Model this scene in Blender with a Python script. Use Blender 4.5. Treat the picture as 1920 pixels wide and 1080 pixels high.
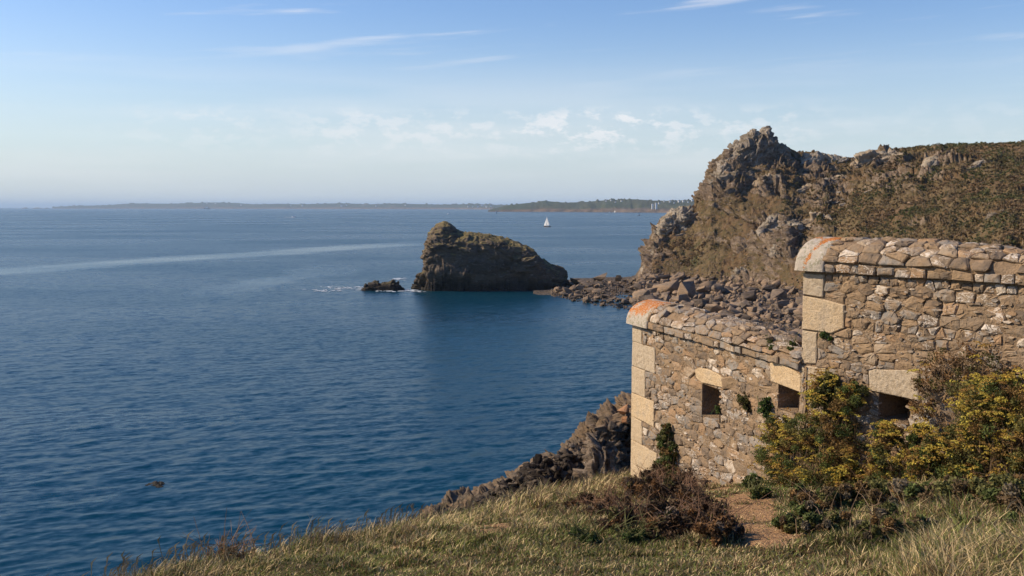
import bpy, bmesh, math, random
import numpy as np
from mathutils import Vector, Matrix

R = math.radians
sc = bpy.context.scene
for o in list(bpy.data.objects):
    bpy.data.objects.remove(o, do_unlink=True)
COL = sc.collection
random.seed(7)
RNG = np.random.default_rng(11)

# ------------------------------------------------------------------ camera
EYE = 22.0            # metres above the sea
FPX = 1844.0          # focal length in pixels of the 1920 px wide photograph
HOR = 388.5           # photograph row of the horizon
PITCH = math.atan((540 - HOR) / FPX)
cam_d = bpy.data.cameras.new('camera')
cam_d.sensor_width = 36.0
cam_d.lens = 36.0 * FPX / 1920.0
cam_d.clip_start = 0.1
cam_d.clip_end = 200000.0
cam = bpy.data.objects.new('camera', cam_d)
cam.location = (0, 0, EYE)
cam.rotation_euler = (math.pi / 2 - PITCH, 0, 0)
COL.objects.link(cam)
sc.camera = cam

# ------------------------------------------------------------------ sun and sky
SUN_EL = R(35.0)
SUN_AZ = R(-82.0)      # measured from +Y towards +X: the sun stands to the left
sun_dir = Vector((math.sin(SUN_AZ) * math.cos(SUN_EL), math.cos(SUN_AZ) * math.cos(SUN_EL), math.sin(SUN_EL)))
sl = bpy.data.lights.new('sun', 'SUN')
sl.energy = 4.8
sl.angle = R(0.53)
sl.color = (1.0, 0.84, 0.64)
so = bpy.data.objects.new('sun', sl)
so.rotation_euler = (-sun_dir).to_track_quat('-Z', 'Y').to_euler()
so.location = (-60, 0, 90)
COL.objects.link(so)

sc.view_settings.view_transform = 'Standard'
sc.view_settings.look = 'None'
sc.view_settings.gamma = 1.0
sc.view_settings.use_curve_mapping = False
sc.view_settings.exposure = 0.32
sc.render.engine = 'CYCLES'
sc.cycles.max_bounces = 5
sc.cycles.diffuse_bounces = 2
sc.cycles.glossy_bounces = 2
sc.cycles.transmission_bounces = 3
sc.cycles.volume_bounces = 0
sc.cycles.transparent_max_bounces = 6
sc.cycles.use_denoising = True
sc.cycles.use_adaptive_sampling = True
sc.cycles.adaptive_threshold = 0.02

class NT:
    """small helper around a node tree"""
    def __init__(s, tree):
        s.t = tree
    def n(s, typ, ins=None, **kw):
        nd = s.t.nodes.new(typ)
        for k, v in kw.items():
            setattr(nd, k, v)
        if ins:
            for k, v in ins.items():
                sock = nd.inputs[k]
                if isinstance(v, bpy.types.NodeSocket):
                    s.t.links.new(v, sock)
                else:
                    sock.default_value = v
        return nd
    def m(s, op, a, b=0.0, c=None, clamp=False):
        ins = {0: a, 1: b}
        if c is not None:
            ins[2] = c
        return s.n('ShaderNodeMath', ins, operation=op, use_clamp=clamp).outputs[0]
    def vm(s, op, a, b=(0, 0, 0)):
        return s.n('ShaderNodeVectorMath', {0: a, 1: b}, operation=op).outputs[0]
    def noise(s, vec, scale, detail=3.0, rough=0.55, out=0, **kw):
        return s.n('ShaderNodeTexNoise', {'Vector': vec, 'Scale': scale, 'Detail': detail, 'Roughness': rough}, **kw).outputs[out]
    def ramp(s, fac, stops, interp='LINEAR'):
        nd = s.n('ShaderNodeValToRGB', {'Fac': fac})
        cr = nd.color_ramp
        cr.interpolation = interp
        while len(cr.elements) < len(stops):
            cr.elements.new(0.5)
        for e, (p, c) in zip(cr.elements, stops):
            e.position = p
            e.color = (c[0], c[1], c[2], 1) if not isinstance(c, (int, float)) else (c, c, c, 1)
        return nd.outputs[0]
    def mix(s, fac, a, b, blend='MIX'):
        nd = s.n('ShaderNodeMix', data_type='RGBA', blend_type=blend)
        for i, v in ((0, fac), (6, a), (7, b)):
            if isinstance(v, bpy.types.NodeSocket):
                s.t.links.new(v, nd.inputs[i])
            else:
                nd.inputs[i].default_value = v if i == 0 else (v[0], v[1], v[2], 1)
        return nd.outputs[2]
    def smooth(s, v, lo, hi):
        return s.n('ShaderNodeMapRange', {'Value': v, 'From Min': lo, 'From Max': hi, 'To Min': 0.0, 'To Max': 1.0}, interpolation_type='SMOOTHSTEP').outputs[0]

world = bpy.data.worlds.new('World')
sc.world = world
world.use_nodes = True
w = NT(world.node_tree)
world.node_tree.nodes.clear()
sky = w.n('ShaderNodeTexSky', sky_type='NISHITA')
sky.sun_disc = False
sky.sun_elevation = SUN_EL
sky.sun_rotation = SUN_AZ
sky.altitude = 20
sky.air_density = 1.0
sky.dust_density = 0.6
sky.ozone_density = 2.5
tc = w.n('ShaderNodeTexCoord').outputs['Generated']
sep = w.n('ShaderNodeSeparateXYZ', {0: tc})
az = w.m('ARCTAN2', sep.outputs[0], sep.outputs[1])
el = w.m('ARCSINE', sep.outputs[2])
# low cumulus bank
cv = w.n('ShaderNodeCombineXYZ', {0: w.m('MULTIPLY', az, 24.0), 1: w.m('MULTIPLY', el, 52.0), 2: 3.7}).outputs[0]
cn = w.noise(cv, 1.7, 7.0, 0.62)
band = w.m('MULTIPLY', w.smooth(el, 0.040, 0.078), w.m('SUBTRACT', 1.0, w.smooth(el, 0.088, 0.104)))
def gaz(c_, s_):
    d_ = w.m('DIVIDE', w.m('SUBTRACT', az, c_), s_)
    return w.m('EXPONENT', w.m('MULTIPLY', w.m('MULTIPLY', d_, d_), -1.0))
areac = w.smooth(w.noise(w.n('ShaderNodeCombineXYZ', {0: w.m('MULTIPLY', az, 2.3), 1: 0.4, 2: 8.2}).outputs[0], 1.0, 2.0), 0.40, 0.55)
areac = w.m('MAXIMUM', w.m('MULTIPLY', areac, 0.5), w.m('MAXIMUM', gaz(0.09, 0.12), w.m('MULTIPLY', gaz(-0.30, 0.08), 0.4)))
cum = w.m('MULTIPLY', w.m('MULTIPLY', w.smooth(cn, 0.47, 0.60), band), w.m('MULTIPLY', areac, 0.62))
# thin veil over the horizon
vv = w.n('ShaderNodeCombineXYZ', {0: w.m('MULTIPLY', az, 2.0), 1: w.m('MULTIPLY', el, 22.0), 2: 1.1}).outputs[0]
veil = w.m('MULTIPLY', w.smooth(w.noise(vv, 1.3, 5.0), 0.40, 0.66), w.m('MULTIPLY', w.m('SUBTRACT', 1.0, w.smooth(el, 0.09, 0.16)), 0.20))
# high cirrus streaks
tilt = w.m('SUBTRACT', el, w.m('MULTIPLY', az, 0.07))
ci = w.n('ShaderNodeCombineXYZ', {0: w.m('MULTIPLY', az, 3.2), 1: w.m('MULTIPLY', tilt, 46.0), 2: 5.3}).outputs[0]
cin = w.noise(ci, 1.25, 6.0, 0.55)
cir = w.m('MULTIPLY', w.smooth(cin, 0.54, 0.74), w.m('MULTIPLY', w.smooth(el, 0.10, 0.19), 0.50))
cl = w.m('ADD', w.m('ADD', cum, veil), cir, clamp=True)
satv = w.m('ADD', 1.20, w.m('MULTIPLY', w.smooth(el, 0.18, 0.7), 0.45))
hs = w.n('ShaderNodeHueSaturation', {'Hue': 0.512, 'Saturation': satv, 'Value': 1.30, 'Fac': 1.0, 'Color': sky.outputs[0]}).outputs[0]
low = w.m('MULTIPLY', w.m('SUBTRACT', 1.0, w.smooth(el, -0.02, 0.20)), 0.86)
hs = w.mix(low, hs, (5.4, 6.1, 6.8))
skyc = w.mix(cl, hs, (8.3, 8.2, 8.3))
bg = w.n('ShaderNodeBackground', {'Color': skyc, 'Strength': 0.094})
w.n('ShaderNodeOutputWorld', {'Surface': bg.outputs[0]})

# ------------------------------------------------------------------ helpers: view rays, noise, meshes
CP, SP = math.cos(PITCH), math.sin(PITCH)
def ray(px, py):
    a, b = (px - 960) / FPX, (540 - py) / FPX
    return np.array([a, CP + b * SP, -SP + b * CP])
def at(px, py, Y):
    d = ray(px, py)
    return d * (Y / d[1]) + np.array([0, 0, EYE])
def on_z(px, py, z=0.0):
    d = ray(px, py)
    return d * ((z - EYE) / d[2]) + np.array([0, 0, EYE])
def proj(P):
    P = np.asarray(P, float)
    x, y, z = P[..., 0], P[..., 1], P[..., 2] - EYE
    dep = y * CP - z * SP
    up = y * SP + z * CP
    return 960 + FPX * x / dep, 540 - FPX * up / dep

def _h(ix, iy, iz, seed):
    h = (ix.astype(np.int64) * 374761393 + iy.astype(np.int64) * 668265263 + iz.astype(np.int64) * 2147483647 + seed * 974711) & 0xFFFFFFFF
    h = ((h ^ (h >> 13)) * 1274126177) & 0xFFFFFFFF
    h = ((h ^ (h >> 16)) * 2246822519) & 0xFFFFFFFF
    h = h ^ (h >> 15)
    return (h & 0xFFFFFF) / float(0x1000000)
def vnoise(p, seed=0):
    i = np.floor(p)
    f = p - i
    f = f * f * f * (f * (f * 6 - 15) + 10)
    i = i.astype(np.int64)
    r = 0
    for dx in (0, 1):
        wx = f[:, 0] if dx else 1 - f[:, 0]
        for dy in (0, 1):
            wy = f[:, 1] if dy else 1 - f[:, 1]
            for dz in (0, 1):
                wz = f[:, 2] if dz else 1 - f[:, 2]
                r = r + wx * wy * wz * _h(i[:, 0] + dx, i[:, 1] + dy, i[:, 2] + dz, seed)
    return r * 2 - 1
def fbm(p, octv=4, seed=0, gain=0.5):
    a, s, r = 1.0, 0.0, 0
    for k in range(octv):
        r = r + a * vnoise(p * (2.03 ** k) + 17.3 * k, seed + k)
        s += a
        a *= gain
    return r / s
def fbm2(x, y, octv=4, seed=0, gain=0.5):
    x = np.asarray(x, float); y = np.asarray(y, float)
    return fbm(np.stack([x.ravel(), y.ravel(), np.full(x.size, 0.37)], 1), octv, seed, gain).reshape(x.shape)
def facet(p, seed=0):
    """angular, plane-by-plane relief: every cell is one tilted plane; returns about -1..1"""
    i = np.floor(p).astype(np.int64)
    best = np.full(len(p), 1e9)
    val = np.zeros(len(p))
    for dx in (-1, 0, 1):
        for dy in (-1, 0, 1):
            for dz in (-1, 0, 1):
                cx, cy, cz = i[:, 0] + dx, i[:, 1] + dy, i[:, 2] + dz
                c = np.stack([cx + _h(cx, cy, cz, seed), cy + _h(cx, cy, cz, seed + 1), cz + _h(cx, cy, cz, seed + 2)], 1)
                d = p - c
                dd = (d * d).sum(1)
                g = np.stack([_h(cx, cy, cz, seed + 3), _h(cx, cy, cz, seed + 4), _h(cx, cy, cz, seed + 5)], 1) * 2 - 1
                v = (d * g).sum(1) * 0.9 + (_h(cx, cy, cz, seed + 6) * 2 - 1) * 0.6
                m = dd < best
                best[m] = dd[m]
                val[m] = v[m]
    return val

def np_mesh(name, V, F, attrs=None, smooth=False):
    V = np.asarray(V, np.float32)
    me = bpy.data.meshes.new(name)
    Fs = F if isinstance(F, list) else [F]
    Fs = [np.asarray(f, np.int32) for f in Fs if len(f)]
    me.vertices.add(len(V))
    me.vertices.foreach_set('co', V.ravel())
    nl = sum(f.size for f in Fs)
    me.loops.add(nl)
    me.loops.foreach_set('vertex_index', np.concatenate([f.ravel() for f in Fs]))
    npoly = sum(len(f) for f in Fs)
    me.polygons.add(npoly)
    starts, tot, c = [], [], 0
    for f in Fs:
        k = f.shape[1]
        starts.append(c + np.arange(len(f)) * k)
        tot.append(np.full(len(f), k))
        c += f.size
    me.polygons.foreach_set('loop_start', np.concatenate(starts).astype(np.int32))
    me.polygons.foreach_set('loop_total', np.concatenate(tot).astype(np.int32))
    if smooth:
        me.polygons.foreach_set('use_smooth', np.ones(npoly, bool))
    for an, av in (attrs or {}).items():
        av = np.asarray(av, np.float32)
        if av.ndim == 1:
            a = me.attributes.new(an, 'FLOAT', 'POINT')
            a.data.foreach_set('value', av)
        else:
            a = me.attributes.new(an, 'FLOAT_COLOR', 'POINT')
            if av.shape[1] == 3:
                av = np.concatenate([av, np.ones((len(av), 1), np.float32)], 1)
            a.data.foreach_set('color', av.ravel())
    me.update(calc_edges=True)
    me.validate()
    return me
def link(name, me, mat=None, parent=None, loc=None):
    o = bpy.data.objects.new(name, me)
    if mat is not None and me is not None and not me.materials:
        me.materials.append(mat)
    COL.objects.link(o)
    if parent is not None:
        o.parent = parent
    if loc is not None:
        o.location = loc
    return o
def tag(o, label=None, cat=None, group=None, kind=None):
    if label: o['label'] = label
    if cat: o['category'] = cat
    if group: o['group'] = group
    if kind: o['kind'] = kind
    return o
def empty(name, loc, label, cat, group=None, rz=0.0):
    o = bpy.data.objects.new(name, None)
    o.location = loc
    o.rotation_euler = (0, 0, rz)
    o.empty_display_size = 0.2
    COL.objects.link(o)
    return tag(o, label, cat, group)
def grid_faces(nu, nv):
    a = np.arange(nu * nv).reshape(nu, nv)
    return np.stack([a[:-1, :-1].ravel(), a[1:, :-1].ravel(), a[1:, 1:].ravel(), a[:-1, 1:].ravel()], 1)
class MB:
    """collects loose pieces into one mesh"""
    def __init__(s):
        s.v = []; s.f = []
    def add(s, vs, fs):
        b = len(s.v)
        s.v += [tuple(v) for v in vs]
        s.f += [tuple(b + i for i in f) for f in fs]
    def box(s, c, h):
        x, y, z = c; a, b, d = h
        vs = [(x + i * a, y + j * b, z + k * d) for i in (-1, 1) for j in (-1, 1) for k in (-1, 1)]
        s.add(vs, [(0, 1, 3, 2), (4, 6, 7, 5), (0, 4, 5, 1), (2, 3, 7, 6), (0, 2, 6, 4), (1, 5, 7, 3)])
    def tube(s, pts, r0, r1, k=5):
        pts = [Vector(p) for p in pts]
        rings = []
        for i, p in enumerate(pts):
            d = (pts[min(i + 1, len(pts) - 1)] - pts[max(i - 1, 0)]).normalized()
            a = d.orthogonal().normalized(); b = d.cross(a)
            r = r0 + (r1 - r0) * i / (len(pts) - 1)
            rings.append([p + (a * math.cos(2 * math.pi * j / k) + b * math.sin(2 * math.pi * j / k)) * r for j in range(k)])
        vs = [v for q in rings for v in q]
        fs = [(i * k + j, i * k + (j + 1) % k, (i + 1) * k + (j + 1) % k, (i + 1) * k + j) for i in range(len(pts) - 1) for j in range(k)]
        fs += [tuple(range(k))[::-1], tuple((len(pts) - 1) * k + j for j in range(k))]
        s.add(vs, fs)
    def mesh(s, name):
        me = bpy.data.meshes.new(name)
        me.from_pydata(s.v, [], s.f)
        me.update()
        return me

# ------------------------------------------------------------------ materials
def newmat(name, rough=0.9, spec=0.25):
    m = bpy.data.materials.new(name)
    m.use_nodes = True
    t = NT(m.node_tree)
    b = m.node_tree.nodes['Principled BSDF']
    b.inputs['Roughness'].default_value = rough
    b.inputs['Specular IOR Level'].default_value = spec
    return m, t, b
def setc(t, b, col):
    t.t.links.new(col, b.inputs['Base Color'])
def bump(t, b, h, dist, strength=1.0):
    nd = t.n('ShaderNodeBump', {'Height': h, 'Distance': dist, 'Strength': strength})
    t.t.links.new(nd.outputs[0], b.inputs['Normal'])
def attr(t, name, out='Fac'):
    return t.n('ShaderNodeAttribute', attribute_name=name).outputs[out]
def objvec(t):
    return t.n('ShaderNodeTexCoord').outputs['Object']
def wpos(t):
    return t.n('ShaderNodeNewGeometry').outputs['Position']

def mat_rubble():
    m, t, b = newmat('rubble_stone', 0.88, 0.2)
    r = attr(t, 'rnd')
    p = wpos(t)
    base = t.ramp(r, [(0.0, (0.135, 0.102, 0.072)), (0.2, (0.215, 0.16, 0.105)), (0.38, (0.20, 0.178, 0.150)), (0.52, (0.27, 0.185, 0.105)), (0.66, (0.25, 0.222, 0.185)),
                       (0.8, (0.31, 0.195, 0.105)), (0.9, (0.33, 0.25, 0.165)), (0.95, (0.52, 0.44, 0.34))], 'CONSTANT')
    r2 = t.m('FRACT', t.m('MULTIPLY', r, 37.7))
    pp = t.vm('ADD', p, t.n('ShaderNodeCombineXYZ', {0: t.m('MULTIPLY', r, 40), 1: t.m('MULTIPLY', r2, 9), 2: 0}).outputs[0])
    n1 = t.noise(pp, 9.0, 5.0, 0.6)
    base = t.mix(t.smooth(n1, 0.35, 0.72), base, (0.26, 0.175, 0.10))
    n2 = t.noise(pp, 26.0, 4.0, 0.6)
    base = t.mix(t.m('MULTIPLY', t.smooth(n2, 0.5, 0.75), 0.55), base, (0.09, 0.078, 0.062))
    # quartz veins and patches on some of the stones
    st = t.vm('MULTIPLY', pp, (1.0, 1.0, 2.4))
    q = t.noise(st, 5.5, 4.0, 0.6, distortion=1.2) if False else t.n('ShaderNodeTexNoise', {'Vector': st, 'Scale': 6.5, 'Detail': 4.0, 'Roughness': 0.6, 'Distortion': 1.0}).outputs[0]
    vein = t.m('SUBTRACT', 1.0, t.smooth(t.m('ABSOLUTE', t.m('SUBTRACT', q, 0.5)), 0.0, 0.028))
    vm = t.m('MULTIPLY', vein, t.smooth(r2, 0.66, 0.80))
    patch = t.m('MULTIPLY', t.smooth(q, 0.57, 0.63), t.smooth(r2, 0.86, 0.92))
    base = t.mix(t.m('MULTIPLY', t.m('MAXIMUM', vm, patch), 0.8), base, (0.60, 0.53, 0.44))
    setc(t, b, base)
    bump(t, b, t.m('ADD', t.m('MULTIPLY', n1, 0.6), t.m('MULTIPLY', n2, 0.4)), 0.03, 0.9)
    return m
def mat_mortar():
    m, t, b = newmat('earth_mortar', 0.97, 0.1)
    p = wpos(t)
    n1 = t.noise(p, 3.0, 5.0, 0.6); n2 = t.noise(p, 40.0, 4.0, 0.65)
    c = t.ramp(n1, [(0.25, (0.20, 0.135, 0.08)), (0.5, (0.29, 0.20, 0.12)), (0.75, (0.22, 0.165, 0.11))])
    c = t.mix(t.smooth(n2, 0.45, 0.8), c, (0.12, 0.09, 0.06))
    setc(t, b, c)
    bump(t, b, n2, 0.03, 1.0)
    return m
def mat_granite(lichen=False):
    m, t, b = newmat('lichen_granite' if lichen else 'dressed_granite', 0.85, 0.25)
    p = wpos(t)
    n1 = t.noise(p, 140.0, 2.0, 0.6); n2 = t.noise(p, 5.0, 4.0, 0.6); n3 = t.noise(p, 22.0, 4.0, 0.6)
    c = t.ramp(n2, [(0.25, (0.50, 0.345, 0.185)), (0.5, (0.60, 0.435, 0.245)), (0.8, (0.47, 0.365, 0.245))])
    n4 = t.noise(p, 55.0, 3.0, 0.7)
    c = t.mix(t.m('MULTIPLY', t.smooth(n1, 0.50, 0.66), 0.6), c, (0.15, 0.115, 0.075))
    c = t.mix(t.m('MULTIPLY', t.smooth(n4, 0.54, 0.70), 0.45), c, (0.72, 0.58, 0.40))
    c = t.mix(t.m('MULTIPLY', t.smooth(n4, 0.44, 0.30), 0.45), c, (0.22, 0.16, 0.10))
    c = t.mix(t.m('MULTIPLY', t.smooth(n3, 0.54, 0.72), 0.55), c, (0.27, 0.215, 0.145))
    rnd_ = t.n('ShaderNodeObjectInfo').outputs['Random']
    c = t.mix(t.m('MULTIPLY', t.smooth(rnd_, 0.35, 0.9), 0.65), c, t.ramp(n3, [(0.35, (0.24, 0.20, 0.145)), (0.5, (0.40, 0.33, 0.24)), (0.65, (0.46, 0.39, 0.29))]))
    c = t.mix(t.m('MULTIPLY', t.smooth(t.noise(p, 34.0, 4.0, 0.7), 0.62, 0.68), 0.7), c, (0.10, 0.08, 0.055))
    if lichen:
        a = attr(t, 'lichen')
        c = t.mix(0.7, c, (0.42, 0.37, 0.30))
        g = t.m('ADD', t.noise(p, 11.0, 6.0, 0.68), a)
        gr = t.m('MULTIPLY', t.smooth(t.noise(p, 17.0, 5.0, 0.7), 0.50, 0.62), 0.75)
        c = t.mix(gr, c, (0.20, 0.19, 0.11))
        oc = t.ramp(t.noise(p, 60.0, 4.0, 0.7), [(0.30, (0.22, 0.10, 0.03)), (0.45, (0.40, 0.125, 0.02)), (0.6, (0.52, 0.20, 0.04)), (0.72, (0.55, 0.42, 0.28))])
        g = t.m('ADD', g, t.m('MULTIPLY', t.m('SUBTRACT', t.noise(p, 75.0, 4.0, 0.7), 0.5), 0.9))
        c = t.mix(t.smooth(g, 0.88, 0.95), c, oc)
        c = t.mix(t.m('MULTIPLY', t.smooth(t.noise(p, 45.0, 3.0, 0.6), 0.60, 0.65), 0.8), c, (0.55, 0.50, 0.42))
    setc(t, b, c)
    bump(t, b, t.m('ADD', n1, t.m('MULTIPLY', n3, 2.0)), 0.012, 0.8)
    return m
def mat_rock(name, stops, wet=(0.6, 2.6), moss=0.0, scale=1.0, bd=0.3, pale=0.5, wetcol=(0.022, 0.019, 0.016)):
    """natural rock; colour by bedding and blotches, moss on ledges, black tide band at the foot"""
    m, t, b = newmat(name, 0.9, 0.2)
    p = wpos(t)
    info = t.n('ShaderNodeObjectInfo').outputs['Random']
    off = t.n('ShaderNodeCombineXYZ', {0: t.m('MULTIPLY', info, 31.0), 1: 0.0, 2: t.m('MULTIPLY', info, 7.0)}).outputs[0]
    pp = t.vm('ADD', p, off)
    s = t.vm('MULTIPLY', pp, (1.0, 1.0, 3.2))
    n1 = t.noise(s, 0.22 * scale, 6.0, 0.62); n2 = t.noise(s, 1.3 * scale, 5.0, 0.65); n3 = t.noise(pp, 0.5 * scale, 4.0, 0.6)
    c = t.ramp(t.m('ADD', t.m('MULTIPLY', n1, 0.75), t.m('ADD', t.m('MULTIPLY', n2, 0.25), t.m('MULTIPLY', t.m('SUBTRACT', info, 0.5), 0.36))), stops)
    c = t.mix(t.m('MULTIPLY', t.smooth(n2, 0.56, 0.74), pale), c, (0.36, 0.31, 0.25))
    c = t.mix(t.m('MULTIPLY', t.smooth(n2, 0.46, 0.30), 0.6), c, (0.055, 0.046, 0.038))
    sepn = t.n('ShaderNodeSeparateXYZ', {0: t.n('ShaderNodeNewGeometry').outputs['Normal']}).outputs[2]
    if moss > 0:
        mm = t.m('MULTIPLY', t.smooth(t.m('ADD', sepn, t.m('MULTIPLY', t.m('SUBTRACT', n3, 0.5), 1.2)), 0.62, 0.82), moss)
        c = t.mix(mm, c, t.ramp(n2, [(0.3, (0.10, 0.088, 0.032)), (0.55, (0.19, 0.145, 0.06)), (0.75, (0.25, 0.18, 0.085))]))
    z = t.n('ShaderNodeSeparateXYZ', {0: p}).outputs[2]
    if wet:
        wz = t.m('ADD', z, t.m('MULTIPLY', t.m('SUBTRACT', n3, 0.5), 3.0))
        c = t.mix(t.m('MULTIPLY', t.m('SUBTRACT', 1.0, t.smooth(wz, wet[0], wet[1])), 0.9), c, wetcol)
    setc(t, b, c)
    bump(t, b, t.m('ADD', n2, t.m('MULTIPLY', n1, 1.5)), bd, 0.9)
    return m
def mat_attr(name, rough=0.85, spec=0.2, trans=0.0, nscale=0.0):
    m, t, b = newmat(name, rough, spec)
    c = attr(t, 'Col', 'Color')
    if nscale:
        n = t.noise(wpos(t), nscale, 3.0)
        c = t.mix(t.smooth(n, 0.3, 0.7), t.mix(0.35, c, (0, 0, 0)), c)
    setc(t, b, c)
    if trans > 0:
        tr = t.n('ShaderNodeBsdfTranslucent', {'Color': c})
        ms = t.n('ShaderNodeMixShader', {0: trans, 1: b.outputs[0], 2: tr.outputs[0]})
        outn = [n for n in m.node_tree.nodes if n.type == 'OUTPUT_MATERIAL'][0]
        m.node_tree.links.new(ms.outputs[0], outn.inputs['Surface'])
    return m
def mat_plain(name, col, rough=0.6, spec=0.3, nscale=3.0, var=0.25):
    m, t, b = newmat(name, rough, spec)
    n = t.noise(objvec(t), nscale, 4.0)
    setc(t, b, t.mix(t.m('MULTIPLY', n, var), col, tuple(x * 0.55 for x in col)))
    return m

M_RUB = mat_rubble()
M_MOR = mat_mortar()
M_GRA = mat_granite()
M_LIC = mat_granite(True)
M_BLADE = mat_attr('grass_blades', 0.8, 0.15, 0.3)
M_LEAF = mat_attr('shrub_leaves', 0.75, 0.2, 0.25)
M_STEM = mat_attr('dry_stems', 0.9, 0.1)
BROWN = [(0.25, (0.050, 0.038, 0.029)), (0.42, (0.115, 0.085, 0.060)), (0.55, (0.175, 0.132, 0.092)), (0.68, (0.25, 0.168, 0.10)), (0.8, (0.15, 0.115, 0.086))]
GREY = [(0.25, (0.12, 0.095, 0.07)), (0.42, (0.24, 0.20, 0.155)), (0.56, (0.34, 0.29, 0.225)), (0.7, (0.29, 0.21, 0.13)), (0.82, (0.18, 0.145, 0.108))]
BLACK = [(0.25, (0.016, 0.012, 0.009)), (0.45, (0.04, 0.029, 0.02)), (0.6, (0.075, 0.052, 0.034)), (0.75, (0.12, 0.078, 0.045))]
DARK = [(0.25, (0.045, 0.038, 0.03)), (0.42, (0.10, 0.078, 0.056)), (0.55, (0.145, 0.108, 0.072)), (0.68, (0.22, 0.135, 0.07)), (0.8, (0.12, 0.095, 0.072))]
BROWNL = [(p_, tuple(min(1, c_ * 1.1) for c_ in col_)) for p_, col_ in BROWN]
M_BOULD = mat_rock('boulder_rock', BROWNL, (-1.0, 1.6), 0.0, 1.2, 0.2, 0.3)
M_CRAG = mat_rock('crag_rock', GREY, None, 0.35, 0.8, 0.35, 0.6)
M_ISLET = mat_rock('islet_rock', DARK, (1.0, 4.2), 1.0, 0.55, 0.6, 0.55)
M_SPUR = mat_rock('spur_rock', [(p_, tuple(c_ * 0.75 for c_ in col_)) for p_, col_ in BROWN], None, 0.12, 5.0, 0.09, 0.35)

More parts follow.
